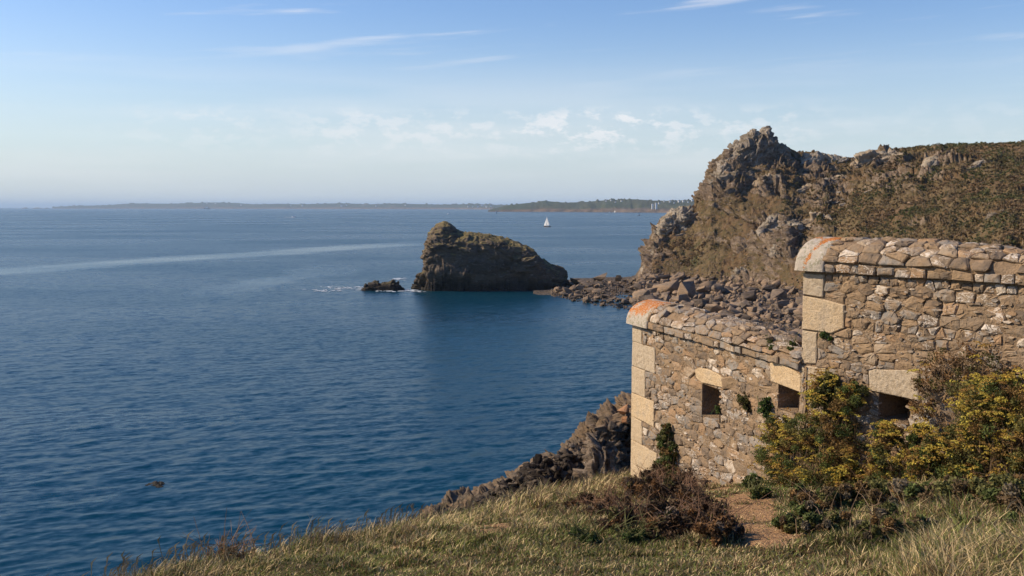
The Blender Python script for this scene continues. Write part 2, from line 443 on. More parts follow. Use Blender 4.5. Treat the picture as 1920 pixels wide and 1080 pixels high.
# ------------------------------------------------------------------ sea
def build_sea():
    m, t, b = newmat('sea_water', 0.06, 0.22)
    b.inputs['IOR'].default_value = 1.333
    p = wpos(t)
    sp = t.n('ShaderNodeSeparateXYZ', {0: p})
    x, y = sp.outputs[0], sp.outputs[1]
    # calm slicks: one long one and scattered smaller ones
    def slick(ax, ay, bx, by, width, bend):
        L = math.hypot(bx - ax, by - ay)
        ux, uy = (bx - ax) / L, (by - ay) / L
        dx = t.m('SUBTRACT', x, ax); dy = t.m('SUBTRACT', y, ay)
        s = t.m('ADD', t.m('MULTIPLY', dx, ux), t.m('MULTIPLY', dy, uy))
        n = t.m('SUBTRACT', t.m('MULTIPLY', dy, ux), t.m('MULTIPLY', dx, uy))
        wob = t.m('MULTIPLY', t.m('SUBTRACT', t.noise(p, 0.012, 3.0), 0.5), bend)
        d = t.m('ABSOLUTE', t.m('ADD', n, wob))
        inside = t.m('MULTIPLY', t.smooth(s, -30.0, 40.0), t.m('SUBTRACT', 1.0, t.smooth(s, L - 60, L + 40)))
        return t.m('MULTIPLY', t.m('SUBTRACT', 1.0, t.smooth(d, width * 0.35, width)), inside)
    a = on_z(-250, 526); bb = on_z(800, 454)
    s1 = slick(a[0], a[1], bb[0], bb[1], 24.0, 40.0)
    c1 = on_z(395, 552); c2 = on_z(640, 500)
    s2 = slick(c1[0], c1[1], c2[0], c2[1], 14.0, 60.0)
    s1 = t.m('MAXIMUM', s1, t.m('MULTIPLY', s2, 0.6))
    big = t.noise(t.vm('MULTIPLY', p, (0.45, 1.0, 1.0)), 0.011, 4.0, 0.55)
    patch = t.smooth(big, 0.35, 0.68)
    calm = t.m('MAXIMUM', t.m('MULTIPLY', t.m('MULTIPLY', s1, t.smooth(t.noise(t.vm('MULTIPLY', p, (0.5, 1.0, 1.0)), 0.09, 4.0), 0.10, 0.50)), 0.62), t.m('MULTIPLY', t.smooth(t.noise(t.vm('MULTIPLY', p, (0.35, 1.0, 1.0)), 0.03, 5.0, 0.6), 0.62, 0.74), 0.35))
    amp = t.m('MULTIPLY', t.m('SUBTRACT', 1.0, calm), t.m('ADD', 0.72, t.m('MULTIPLY', patch, 0.4)))
    # ripples too short for the mesh, given as slopes so that far water keeps its roughness
    rot = t.n('ShaderNodeVectorRotate', {'Vector': p, 'Angle': R(-24)}, rotation_type='Z_AXIS').outputs[0]
    tot = None
    for sx, sc_, a_, det in ((0.45, 0.30, 0.10, 2.0), (0.40, 1.1, 0.46, 3.0), (0.5, 2.6, 0.52, 3.0)):
        v = t.vm('MULTIPLY', rot, (sx, 1.0, 1.0))
        c = t.noise(v, sc_, det, 0.5, out=1)
        c = t.vm('MULTIPLY', t.vm('SUBTRACT', c, (0.5, 0.5, 0.5)), (a_ * 0.75, a_, 0.0))
        tot = c if tot is None else t.vm('ADD', tot, c)
    sc2 = t.n('ShaderNodeVectorMath', {0: tot, 'Scale': amp}, operation='SCALE').outputs[0]
    nrm = t.vm('NORMALIZE', t.vm('ADD', sc2, t.n('ShaderNodeNewGeometry').outputs['Normal']))
    t.t.links.new(nrm, b.inputs['Normal'])
    # shallow water over rock near the shore is greener and darker
    deep = t.mix(patch, (0.001, 0.028, 0.048), (0.0015, 0.036, 0.060))
    setc(t, b, deep)
    rr = t.m('SUBTRACT', t.m('ADD', 0.265, t.m('MULTIPLY', patch, 0.05)), t.m('MULTIPLY', calm, 0.13))
    t.t.links.new(rr, b.inputs['Roughness'])
    # fan of water in front of the cliffs with real waves, then flat sea all round it
    S = 70000.0
    rng = np.random.default_rng(2)
    rows = np.concatenate([np.arange(1130, 430, -1.7), np.linspace(430, 392, 40)])
    D = np.array([on_z(960, r)[1] for r in rows])
    D = np.concatenate([[30.0], D, [S]])
    tx = np.linspace(-0.85, 0.62, 900)
    DD, TT = np.meshgrid(D, tx, indexing='ij')
    X, Y = DD * TT, DD.copy()
    Z = np.zeros_like(X)
    sx_, sy_ = np.zeros_like(X), np.zeros_like(X)
    main = math.atan2(0.86, -0.51)
    for k in range(46):
        lam = 0.9 * (5.5 ** rng.random())
        th = main + rng.normal(0, 0.5)
        kk = 2 * math.pi / lam
        am = 0.0105 * lam ** 1.0 * rng.uniform(0.4, 1.3) * 0.22
        ph = (X * math.cos(th) + Y * math.sin(th)) * kk + rng.random() * 6.28
        row_gap = np.gradient(D)[:, None]
        fade = np.clip(lam / (3.0 * row_gap) - 0.6, 0, 1)
        Z += am * fade * np.cos(ph)
        sx_ += -am * fade * np.sin(ph) * math.cos(th); sy_ += -am * fade * np.sin(ph) * math.sin(th)
    grp = 0.75 + 0.6 * fbm2(X / 22.0, Y / 22.0, 2, 61)
    rim = np.clip(np.minimum(TT + 0.85, 0.62 - TT) / 0.03, 0, 1) * np.clip((DD - 30) / 10, 0, 1)
    Z = Z * grp * rim
    X = X - 0.9 * sx_ * grp * rim * -1; Y = Y - 0.9 * sy_ * grp * rim * -1
    V = np.stack([X.ravel(), Y.ravel(), Z.ravel()], 1)
    F = grid_faces(len(D), len(tx))[:, ::-1]
    n0 = len(V)
    ex = np.array([(-S, -2000, 0), (S, -2000, 0), (S, 30, 0), (30 * 0.62, 30, 0), (-30 * 0.85, 30, 0), (-S, 30, 0), (S, S, 0), (0.62 * S, S, 0), (-S, S, 0), (-0.85 * S, S, 0)])
    V = np.concatenate([V, ex])
    F = np.concatenate([F, n0 + np.array([[0, 1, 2, 5], [3, 2, 6, 7]])])
    F = np.concatenate([F, n0 + np.array([[5, 4, 9, 8]])])
    o = link('sea', np_mesh('sea', V, [F], smooth=True), m)
    tag(o, kind='structure')
build_sea()

# ------------------------------------------------------------------ the near hillside (the camera stands on it)
EDGE = np.array([(-9, -30), (-4.2, -6), (-2.7, 2), (-2.2, 4.4), (-1.80, 6), (-1.25, 6.7), (-0.72, 8), (0.2, 10.4), (1.15, 13), (1.62, 15.0), (2.1, 15.7),
                 (2.95, 15.2), (4.35, 11.5), (6.0, 9.2), (9.5, 5.2), (30, -18)], float)
def edge_dist(x, y):
    """distance outside the cliff edge (positive over the drop)"""
    x = np.asarray(x, float); y = np.asarray(y, float)
    best = np.full(x.shape, 1e9); sgn = np.ones(x.shape)
    for (ax, ay), (bx, by) in zip(EDGE[:-1], EDGE[1:]):
        dx, dy = bx - ax, by - ay
        tt = np.clip(((x - ax) * dx + (y - ay) * dy) / (dx * dx + dy * dy), 0, 1)
        qx, qy = x - ax - tt * dx, y - ay - tt * dy
        d = np.hypot(qx, qy)
        cr = dx * (y - ay) - dy * (x - ax)
        m = d < best - 1e-9
        best = np.where(m, d, best)
        sgn = np.where(m, np.where(cr > 0, 1.0, -1.0), sgn)
    return best * sgn
GY = [-60, -20, -8, 0, 4.5, 6, 8, 10.5, 14, 17, 30, 60]
GZ = [9, 2.4, -0.2, -1.55, -1.84, -2.14, -2.64, -3.24, -4.08, -4.8, -8, -14]
def ground_z(x, y):
    x = np.asarray(x, float); y = np.asarray(y, float)
    g = np.interp(y, GY, GZ) + 0.06 * np.clip(x, -12, 12)
    g = g + 0.10 * fbm2(x * 0.55, y * 0.55, 3, 5) + 0.035 * fbm2(x * 2.3, y * 2.3, 3, 9)
    d = np.clip(edge_dist(x, y), 0, None)
    rough = 1 + 0.35 * fbm2(x * 0.4, y * 0.4, 4, 21)
    lip = np.clip(d / 0.8, 0, 1)
    drop = (0.55 * d * lip + 1.05 * np.clip(d - 0.5, 0, None)) * rough + 0.35 * fbm2(x * 1.6, y * 1.6, 4, 33) * np.clip(d - 0.3, 0, 1)
    return np.maximum(EYE + g - drop, -1.5)
def gpt(px, py):
    """where the view ray through a photograph pixel meets the near hillside"""
    d = ray(px, py)
    Y = np.linspace(2.5, 24, 900)
    P = d[None, :] * (Y / d[1])[:, None] + np.array([0, 0, EYE])
    gz = gz_fast(P[:, 0], P[:, 1])
    ok = (P[:, 2] < gz) & (edge_dist(P[:, 0], P[:, 1]) < 0.15)
    if ok.any():
        return P[np.argmax(ok)]
    far = np.where(edge_dist(P[:, 0], P[:, 1]) < 0.1, np.abs(P[:, 2] - gz), 1e9)   # just over the edge: the nearest turf below the ray
    k = int(np.argmin(far))
    return np.array([P[k, 0], P[k, 1], gz[k]])
_gx = np.arange(-6, 9, 0.05); _gy = np.arange(-2, 22, 0.05)
_GZ = ground_z(*np.meshgrid(_gx, _gy, indexing='ij'))
def gz_fast(x, y):
    fx = np.clip((np.asarray(x, float) - _gx[0]) / 0.05, 0, len(_gx) - 2.001); fy = np.clip((np.asarray(y, float) - _gy[0]) / 0.05, 0, len(_gy) - 2.001)
    i = fx.astype(int); j = fy.astype(int); a = fx - i; b = fy - j
    return (_GZ[i, j] * (1 - a) + _GZ[i + 1, j] * a) * (1 - b) + (_GZ[i, j + 1] * (1 - a) + _GZ[i + 1, j + 1] * a) * b
def blobs(px, py, lst):
    v = np.zeros(np.shape(px))
    for cx, cy, rx, ry, a in lst:
        v = np.maximum(v, a * np.exp(-(((px - cx) / rx) ** 2 + ((py - cy) / ry) ** 2)))
    return v
SOIL = [(1408, 955, 56, 46, 1.5), (1440, 1008, 72, 30, 1.3), (1352, 912, 60, 12, 1.0), (925, 993, 42, 13, 1.1), (1175, 935, 30, 8, 1.0), (760, 1022, 30, 8, 0.7), (1300, 1010, 60, 14, 0.5)]
def soil_at(px, py, x, y):
    n = fbm2(x * 2.6, y * 2.6, 4, 3)
    return blobs(px + 40 * n, py + 16 * fbm2(x * 2.1 + 9, y * 2.1, 3, 4), SOIL) * (0.85 + 0.75 * n)
def build_ground():
    xs = np.concatenate([np.linspace(-60, -8, 30)[:-1], np.linspace(-8, -4, 24)[:-1], np.arange(-4, 7, 0.055), np.linspace(7, 14, 40)[1:], np.linspace(14, 70, 34)[1:]])
    ys = np.concatenate([np.linspace(-60, -6, 26)[:-1], np.linspace(-6, 2.5, 40)[:-1], np.arange(2.5, 17.5, 0.055), np.linspace(17.5, 30, 70)[1:], np.linspace(30, 70, 40)[1:]])
    X, Yg = np.meshgrid(xs, ys, indexing='ij')
    Z = ground_z(X, Yg)
    V = np.stack([X.ravel(), Yg.ravel(), Z.ravel()], 1)
    px, py = proj(V)
    soil = np.where((V[:, 1] > 2) & (V[:, 1] < 18), soil_at(px, py, V[:, 0], V[:, 1]), 0) + 0.25 * fbm2(V[:, 0] * 5.0, V[:, 1] * 5.0, 3, 3)
    rock = np.clip((edge_dist(V[:, 0], V[:, 1]) - 0.7) / 0.5 + 0.6 * fbm2(V[:, 0] * 1.2, V[:, 1] * 1.2, 4, 8), 0, 1)
    m, t, b = newmat('hillside_ground', 0.97, 0.1)
    p = wpos(t)
    n1 = t.noise(p, 2.2, 5.0, 0.6); n2 = t.noise(p, 28.0, 4.0, 0.65)
    turf = t.ramp(n1, [(0.25, (0.055, 0.058, 0.022)), (0.45, (0.10, 0.082, 0.034)), (0.6, (0.14, 0.10, 0.05)), (0.8, (0.085, 0.06, 0.035))])
    earth = t.ramp(n2, [(0.3, (0.24, 0.135, 0.07)), (0.55, (0.46, 0.27, 0.13)), (0.75, (0.56, 0.36, 0.19))])
    rk = t.ramp(t.noise(p, 1.4, 6.0, 0.65), [(0.3, (0.06, 0.048, 0.036)), (0.5, (0.15, 0.11, 0.076)), (0.7, (0.22, 0.165, 0.11))])
    c = t.mix(t.smooth(attr(t, 'soil'), 0.45, 0.75), turf, earth)
    c = t.mix(t.smooth(attr(t, 'rock'), 0.3, 0.7), c, rk)
    c = t.mix(t.m('MULTIPLY', t.smooth(n2, 0.5, 0.8), 0.4), c, (0.05, 0.036, 0.022))
    setc(t, b, c)
    bump(t, b, t.m('ADD', n2, t.m('ADD', n1, t.noise(p, 9.0, 4.0))), 0.07, 1.0)
    o = link('hillside', np_mesh('hillside', V, grid_faces(len(xs), len(ys)), {'soil': soil, 'rock': rock}, smooth=True), m)
    tag(o, kind='structure')
build_ground()

# ------------------------------------------------------------------ crags: cross-sections swept along a crest, broken into bedding planes
def crag_mesh(name, crest, depth_f, depth_b, base_z, nu=200, nv=90, power=0.45, amp=(1.0, 0.4, 0.12), scale=(6.0, 2.2, 0.8), strata=(0.25, -0.1, 1.0), flat=2.6, seed=0, smooth=False, back=0.0, crest_calm=0.0):
    """crest: list of (x, y, z) world points along the top"""
    C = np.asarray(crest, float)
    s = np.concatenate([[0], np.cumsum(np.linalg.norm(np.diff(C, axis=0), axis=1))])
    u = np.linspace(0, s[-1], nu)
    cx, cy, cz = (np.interp(u, s, C[:, k]) for k in range(3))
    phi = np.linspace(0, math.pi, nv)
    co, si = np.cos(phi), np.sin(phi)
    ends = np.clip(np.minimum(u, s[-1] - u) / (0.10 * s[-1]), 0.02, 1) ** 0.5
    df = (depth_f(u / s[-1]) if callable(depth_f) else np.full(nu, depth_f)) * ends
    db = (depth_b(u / s[-1]) if callable(depth_b) else np.full(nu, depth_b)) * ends
    prof_h = np.sign(co) * np.abs(co) ** 0.75
    prof_v = np.abs(si) ** power
    off = np.where(prof_h[None, :] > 0, -prof_h[None, :] * df[:, None], -prof_h[None, :] * db[:, None])
    bz = base_z(u / s[-1]) if callable(base_z) else np.full(nu, base_z)
    X = np.repeat(cx[:, None], nv, 1)
    Y = cy[:, None] + off
    Z = bz[:, None] + (cz - bz)[:, None] * prof_v[None, :]
    V = np.stack([X, Y, Z], -1)
    du = np.gradient(V, axis=0); dv = np.gradient(V, axis=1)
    N = np.cross(dv, du)
    N /= np.linalg.norm(N, axis=-1, keepdims=True) + 1e-9
    mid = np.array([cx.mean(), cy.mean(), 0])
    if (N[nu // 2, 3] * np.array([0, -1, 0])).sum() < 0:
        N = -N
    P = V.reshape(-1, 3)
    sn = np.array(strata, float); sn /= np.linalg.norm(sn)
    def bed(q, sc_):
        al = (q @ sn)[:, None] * sn
        return (q + al * (flat - 1)) / sc_
    warp = np.stack([fbm(P / (scale[0] * 1.2), 3, seed + 50 + k) for k in range(3)], 1) * scale[0] * 0.35
    Q = P + warp
    d = amp[0] * facet(bed(Q, scale[0]), seed) + amp[1] * facet(bed(Q, scale[1]), seed + 20) + amp[2] * facet(bed(Q, scale[2]), seed + 40)
    fade = np.clip(np.minimum(1, ends[:, None] * 1.3) * np.ones((1, nv)), 0.25, 1).ravel()
    fade = fade * np.repeat((1 - crest_calm * np.exp(-((phi - math.pi / 2) / 0.5) ** 2))[None, :], nu, 0).ravel()
    P = P + N.reshape(-1, 3) * (d * fade)[:, None]
    F = grid_faces(nu, nv)
    cap0 = np.arange(nv)[None, :]
    return np_mesh(name, P, [F[:, ::-1]], smooth=smooth)

_hulls = {}
def hull_mesh(key, n=15, sx=1.0, sy=1.0, sz=0.7, seed=0, boxy=0.6, sub=0, rough=0.0):
    if key in _hulls:
        return _hulls[key]
    rg = random.Random(seed * 977 + 13)
    bm = bmesh.new()
    for _ in range(n):
        v = Vector([rg.uniform(-1, 1) for _ in range(3)])
        k = max(abs(c) for c in v)
        q = v.normalized() * (1 - boxy) + (v / k) * boxy
        bm.verts.new((q.x * sx, q.y * sy, q.z * sz))
    r = bmesh.ops.convex_hull(bm, input=bm.verts)
    bmesh.ops.delete(bm, geom=[g for g in r['geom_interior'] if isinstance(g, bmesh.types.BMVert)], context='VERTS')
    bmesh.ops.dissolve_limit(bm, angle_limit=R(8), verts=bm.verts, edges=bm.edges)
    bmesh.ops.bevel(bm, geom=list(bm.edges), offset=0.03, segments=1, affect='EDGES', profile=0.5)
    bmesh.ops.triangulate(bm, faces=bm.faces)
    for s_ in range(sub):
        bmesh.ops.subdivide_edges(bm, edges=list(bm.edges), cuts=1, use_grid_fill=True)
        for v in bm.verts:
            v.co += v.co.normalized() * rough * rg.uniform(-1, 1) / (1 + s_)
    me = bpy.data.meshes.new('boulder')
    bm.to_mesh(me)
    bm.free()
    _hulls[key] = me
    return me
BOULDERS = [hull_mesh('b%d' % i, 11 + i % 5, 1.0, random.uniform(0.7, 1.0), random.uniform(0.45, 0.85), i + 1, random.uniform(0.6, 0.95)) for i in range(14)]
SLABS = [hull_mesh('s%d' % i, 18, 1.0, random.uniform(0.5, 0.8), random.uniform(0.22, 0.4), i + 60, 0.85) for i in range(10)]
for me in BOULDERS: me.materials.append(M_BOULD)
for me in SLABS: me.materials.append(M_CRAG)
for m_ in SLABS[:5]:
    q_ = m_.copy(); q_.materials.clear(); q_.materials.append(M_BOULD); BOULDERS.append(q_)
def hull_arrays(me):
    V = np.empty(len(me.vertices) * 3, np.float32); me.vertices.foreach_get('co', V)
    F = np.array([tuple(p.vertices) for p in me.polygons], np.int32)
    return V.reshape(-1, 3), F
def rotm(rx, ry, rz):
    return np.array(Matrix.Rotation(rz, 3, 'Z') @ Matrix.Rotation(ry, 3, 'Y') @ Matrix.Rotation(rx, 3, 'X'))
def scatter_mesh(name, items, libs):
    """items: (lib index, location, scale xyz, rot xyz) joined into one mesh"""
    ar = [hull_arrays(m) for m in libs]
    Vs, Fs, b = [], [], 0
    for i, loc, s_, r_ in items:
        V, F = ar[i % len(ar)]
        Vs.append((V * np.array(s_)) @ rotm(*r_).T + np.array(loc))
        Fs.append(F + b)
        b += len(V)
    return np_mesh(name, np.concatenate(Vs), np.concatenate(Fs))

# ------------------------------------------------------------------ headland across the cove, with its boulder beach
# one column of the landform per photograph column: (px, crest row, crest distance, toe row, water row)
HL = np.array([
    (1000, 540, 268, 546, 553), (1040, 536, 268, 548, 558), (1080, 531, 270, 545, 566), (1130, 527, 276, 542, 578), (1165, 527, 282, 537, 586), (1192, 524, 285, 533, 591),
    (1203, 500, 286, 531, 594), (1212, 470, 287, 530, 598), (1226, 432, 288, 529, 602), (1242, 408, 290, 528, 607), (1286, 399, 292, 529, 622), (1304, 385, 293, 530, 630),
    (1318, 345, 294, 531, 636), (1334, 304, 296, 532, 642), (1362, 282, 298, 533, 654), (1400, 270, 300, 536, 668), (1452, 270, 300, 542, 690), (1500, 286, 298, 549, 705),
    (1560, 293, 294, 562, 730), (1612, 293, 290, 576, 745), (1680, 277, 284, 592, 765), (1780, 269, 272, 622, 790), (1920, 266, 255, 668, 830), (2060, 262, 235, 720, 880), (2300, 252, 190, 800, 960)], float)
COLS = np.concatenate([np.arange(1000, 1190, 4.0), np.arange(1190, 1345, 1.2), np.arange(1345, 1930, 1.7), np.arange(1930, 2300, 8.0)])
def hl(px):
    return [np.interp(px, HL[:, 0], HL[:, k]) for k in range(1, 5)]
def smooth01(t):
    return t * t * (3 - 2 * t)
NROW = (40, 190, 26)
def build_headland():
    cr, cy, tr, wr = hl(COLS)
    n = len(COLS)
    a = (COLS - 960) / FPX
    def z_at(row, Y):
        b = (540 - row) / FPX
        return EYE + Y * (-SP + b * CP) / (CP + b * SP)
    def y_at(row, z):
        b = (540 - row) / FPX
        return (z - EYE) * (CP + b * SP) / (-SP + b * CP)
    cz = z_at(cr, cy)
    tz = np.clip(cz - 0.5, 0.3, 2.6)
    ty = np.minimum(y_at(tr, tz), cy - 3)
    wy = np.minimum(y_at(wr, np.zeros(n)), ty - 4)
    t0 = np.linspace(0, 1, NROW[0], endpoint=False)
    t1 = np.linspace(0, 1, NROW[1], endpoint=False)
    t2 = np.linspace(0, 1, NROW[2])
    Ya = wy[:, None] - 6 + (ty - wy + 6)[:, None] * t0[None, :]
    Za = -0.8 + (tz + 0.8)[:, None] * t0[None, :] ** 1.1
    Yb = ty[:, None] + (cy - ty)[:, None] * t1[None, :]
    e = 0.92 + 0.25 * fbm2(COLS[:, None] / 70.0 + 0 * t1[None, :], t1[None, :] * 1.2 + 0 * COLS[:, None], 2, 4)
    Zb = tz[:, None] + (cz - tz)[:, None] * t1[None, :] ** e
    back = 70.0
    Yc = cy[:, None] + back * t2[None, :] ** 1.4
    Zc = cz[:, None] - (cz + 2)[:, None] * (1 - np.cos(t2 * math.pi / 2))[None, :]
    Y = np.concatenate([Ya, Yb, Yc], 1); Z = np.concatenate([Za, Zb, Zc], 1)
    # x follows the column at its crest depth ratio
    dirs = np.array([ray(c, 400) for c in COLS])
    X = (dirs[:, 0] / dirs[:, 1])[:, None] * Y
    P = np.stack([X, Y, Z], -1)
    du = np.gradient(P, axis=0); dv = np.gradient(P, axis=1)
    N = np.cross(du, dv)
    N /= np.linalg.norm(N, axis=-1, keepdims=True) + 1e-9
    N = np.where(N[..., 2:3] < 0, -N, N)
    p = P.reshape(-1, 3)
    hrel = np.clip((Z - 2.0) / 6.0, 0, 1).ravel()
    # rockiness: the seaward cliff, ledges below the crest and scattered bands of outcrop
    px = np.repeat(COLS[:, None], Y.shape[1], 1).ravel()
    _, py = proj(p)
    rk = blobs(px, py, [(1235, 440, 28, 60, 1.0), (1215, 500, 16, 50, 1.0), (1262, 412, 34, 26, 1.0), (1325, 345, 28, 48, 1.1), (1330, 400, 30, 40, 0.8), (1400, 290, 60, 34, 1.1), (1545, 305, 55, 22, 1.1), (1630, 310, 60, 34, 1.1),
                         (1455, 425, 36, 20, 1.0), (1500, 420, 40, 16, 0.9), (1440, 345, 36, 20, 0.8), (1560, 345, 70, 34, 0.9), (1760, 300, 40, 22, 0.7), (1820, 315, 40, 14, 0.7), (1450, 480, 14, 40, 0.7),
                         (1520, 390, 40, 24, 0.7), (1660, 350, 50, 24, 0.75), (1860, 400, 50, 30, 0.5), (1380, 330, 50, 16, 0.7), (1390, 520, 50, 14, 0.6)])
    big = fbm(p / 14.0, 4, 12)
    bands = fbm(np.stack([p[:, 0] / 26.0, p[:, 1] / 26.0, (p[:, 2] + 0.34 * p[:, 0]) / 3.2], 1), 3, 14)
    rock = np.clip(rk * (0.75 + 0.5 * bands) + 0.6 * big + 0.8 * bands - 0.10 + 0.22 * np.clip((1560 - px) / 120, 0, 1), 0, 1)
    sn = np.array([-0.34, -0.15, 1.0]); sn /= np.linalg.norm(sn)
    def bed(q, sc_, flat=3.0):
        al = (q @ sn)[:, None] * sn
        return (q + al * (flat - 1)) / sc_
    wq = p + np.stack([fbm(p / 16.0, 3, 60 + k) for k in range(3)], 1) * 5
    d = rock * (2.1 * facet(bed(wq, 9.0), 3) + 1.3 * facet(bed(wq, 4.2), 7) + 0.6 * facet(bed(wq, 1.8), 9)) + 1.6 * fbm(p / 26.0, 3, 2) + 0.75 * (1 - rock) * fbm(p / 2.6, 4, 15) + 0.35 * facet(p / 1.6, 31) * (1 - rock)
    tb = (wq @ sn) / 3.4
    fr = tb - np.floor(tb)
    tb2 = (wq @ sn) / 1.15 + 3.0 * fbm(p / 9.0, 2, 91)
    fr2 = tb2 - np.floor(tb2)
    d = d + np.clip(rock * 1.5, 0, 1) * (2.9 * (fr - 0.5) + 1.0 * (fr2 - 0.5)) + 0.35 * (1 - rock) * (fr2 - 0.5)
    crest_fade = 1.0 - 0.45 * np.exp(-((np.repeat(np.arange(Y.shape[1])[None, :], n, 0).ravel() - NROW[0] - NROW[1]) / 10.0) ** 2)
    left = np.clip((px - 1195) / 25.0, 0.15, 1.0)
    d = d * hrel * crest_fade * left + 0.35 * fbm(p / 4.0, 3, 6) * (1 - hrel)
    Nn = N.reshape(-1, 3).copy()
    P2 = p + Nn * d[:, None]
    m, t, b = newmat('headland_ground', 0.95, 0.12)
    pos = wpos(t)
    rockf = attr(t, 'rock')
    n1 = t.noise(pos, 0.11, 5.0, 0.6); n2 = t.noise(pos, 0.75, 5.0, 0.65); n3 = t.noise(pos, 3.0, 4.0, 0.65)
    veg = t.ramp(n1, [(0.3, (0.095, 0.063, 0.032)), (0.42, (0.165, 0.105, 0.053)), (0.5, (0.11, 0.08, 0.038)), (0.58, (0.175, 0.122, 0.062)), (0.7, (0.075, 0.068, 0.028))])
    veg = t.mix(t.m('MULTIPLY', t.smooth(n2, 0.56, 0.68), 0.85), veg, (0.055, 0.062, 0.022))
    veg = t.mix(t.m('MULTIPLY', t.smooth(n2, 0.40, 0.28), 0.75), veg, (0.30, 0.175, 0.085))
    veg = t.mix(t.m('MULTIPLY', t.smooth(n3, 0.58, 0.76), 0.6), veg, (0.38, 0.29, 0.20))
    s = t.vm('MULTIPLY', pos, (1.0, 1.0, 3.0))
    k1 = t.noise(s, 0.35, 6.0, 0.65); k2 = t.noise(s, 2.0, 5.0, 0.65)
    rkc = t.ramp(k1, [(0.28, (0.075, 0.054, 0.037)), (0.45, (0.175, 0.125, 0.083)), (0.58, (0.27, 0.205, 0.145)), (0.72, (0.26, 0.165, 0.09))])
    rkc = t.mix(t.m('MULTIPLY', t.smooth(k2, 0.5, 0.3), 0.7), rkc, (0.06, 0.05, 0.04))
    rkc = t.mix(t.m('MULTIPLY', t.smooth(n2, 0.52, 0.62), 0.5), rkc, (0.11, 0.088, 0.045))
    nz = t.n('ShaderNodeSeparateXYZ', {0: t.n('ShaderNodeNewGeometry').outputs['Normal']}).outputs[2]
    f = t.m('ADD', t.m('MULTIPLY', rockf, 0.8), t.m('ADD', t.m('MULTIPLY', t.m('SUBTRACT', n2, 0.5), 0.9), t.m('MULTIPLY', t.m('SUBTRACT', 0.75, nz), 0.5)))
    c = t.mix(t.smooth(f, 0.35, 0.55), veg, rkc)
    z = t.n('ShaderNodeSeparateXYZ', {0: pos}).outputs[2]
    c = t.mix(t.m('SUBTRACT', 1.0, t.smooth(t.m('ADD', z, n2), 1.6, 4.2)), c, t.ramp(k2, [(0.35, (0.05, 0.042, 0.034)), (0.6, (0.16, 0.125, 0.092))]))
    setc(t, b, c)
    bump(t, b, t.m('ADD', n2, t.m('MULTIPLY', n3, 0.35)), 0.9, 0.9)
    o = link('headland', np_mesh('headland', P2, grid_faces(n, Y.shape[1])[:, ::-1], {'rock': rock}), m)
    tag(o, kind='structure')
    return P2.reshape(n, Y.shape[1], 3), rock.reshape(n, -1)
HP, HROCK = build_headland()
HPX, HPY = proj(HP)
def hpt(px, py):
    """point of the headland seen at a photograph pixel"""
    i = int(np.argmin(np.abs(COLS - px)))
    sel = slice(0, NROW[0] + NROW[1] + 1)
    j = int(np.argmin(np.abs(HPY[i, sel] - py)))
    return HP[i, j]

# crown crag on the headland
def crest_pts(lst, Y):
    return [at(px, py, Y if not isinstance(Y, (list, tuple)) else Y[0] + (Y[1] - Y[0]) * i / (len(lst) - 1)) for i, (px, py) in enumerate(lst)]
cp = crest_pts([(1340, 318), (1348, 304), (1360, 292), (1370, 286), (1378, 272), (1388, 264), (1398, 254), (1404, 245), (1410, 242), (1417, 251), (1423, 253), (1429, 244), (1434, 240), (1440, 249), (1448, 259), (1454, 269), (1466, 277), (1480, 287)], 296)
bz = lambda s: np.interp(s, [0, 0.2, 0.5, 0.8, 1], [cp[0][2] - 5, cp[3][2] - 7, 34, 34, cp[-1][2] - 3])
tag(link('rock_crag', crag_mesh('rock_crag', cp, 7.0, 6.0, bz, 260, 110, 0.6, (1.05, 0.55, 0.24), (5.2, 1.9, 0.8), (-0.8, -0.2, 0.55), 2.8, 5), M_CRAG),
    'jagged grey rock crag crowning the peak of the headland', 'crag')
# slabby outcrops breaking through the slope
def outcrop(label, px, py, n, wpx, hpx, spx, dip=0.28, seed=0):
    rg = random.Random(seed)
    c = hpt(px, py)
    root = empty('rock_outcrop', tuple(c), label, 'outcrop', 'rock outcrops on the headland slope')
    for k in range(n):
        q = hpt(px + rg.uniform(-1, 1) * wpx, py + rg.uniform(-1, 1) * hpx)
        s_ = spx * rg.uniform(0.55, 1.25) / FPX * c[1]
        o = link('slab', SLABS[rg.randrange(len(SLABS))], None, root)
        o.location = (q[0] - c[0], q[1] - c[1] + s_ * 0.25, q[2] - c[2] + s_ * rg.uniform(-0.25, 0.05))
        o.scale = (s_ * rg.uniform(1.1, 1.9), s_ * rg.uniform(0.9, 1.3), s_ * rg.uniform(0.9, 1.7))
        o.rotation_euler = (rg.uniform(-0.2, 0.3), -dip + rg.uniform(-0.12, 0.12), rg.uniform(-0.35, 0.35))
def bedrock(label, lst, dy, df, db, drop, seed, amp=(1.15, 0.38, 0.16), scale=(5.0, 1.7, 0.7), strata=(-0.36, -0.15, 1.0), flat=3.6, nu=170, nv=70, power=0.6):
    mid = lst[len(lst) // 2]
    pts = [at(px, py, hpt(px, max(py, hl(np.array([px]))[0][0] + 2))[1] + dy) for px, py in lst]
    Ys = np.array([p[1] for p in pts]); Ys = 0.5 * Ys + 0.5 * np.median(Ys)
    pts = [at(px, py, y_) for (px, py), y_ in zip(lst, Ys)]
    zc = np.array([p[2] for p in pts]); sarr = np.linspace(0, 1, len(pts))
    bzf = lambda q: np.interp(q, sarr, zc) - drop
    tag(link('rock_outcrop', crag_mesh('rock_outcrop', pts, df, db, bzf, nu, nv, power, amp, scale, strata, flat, seed), M_CRAG), label, 'outcrop', 'rock outcrops on the headland slope')
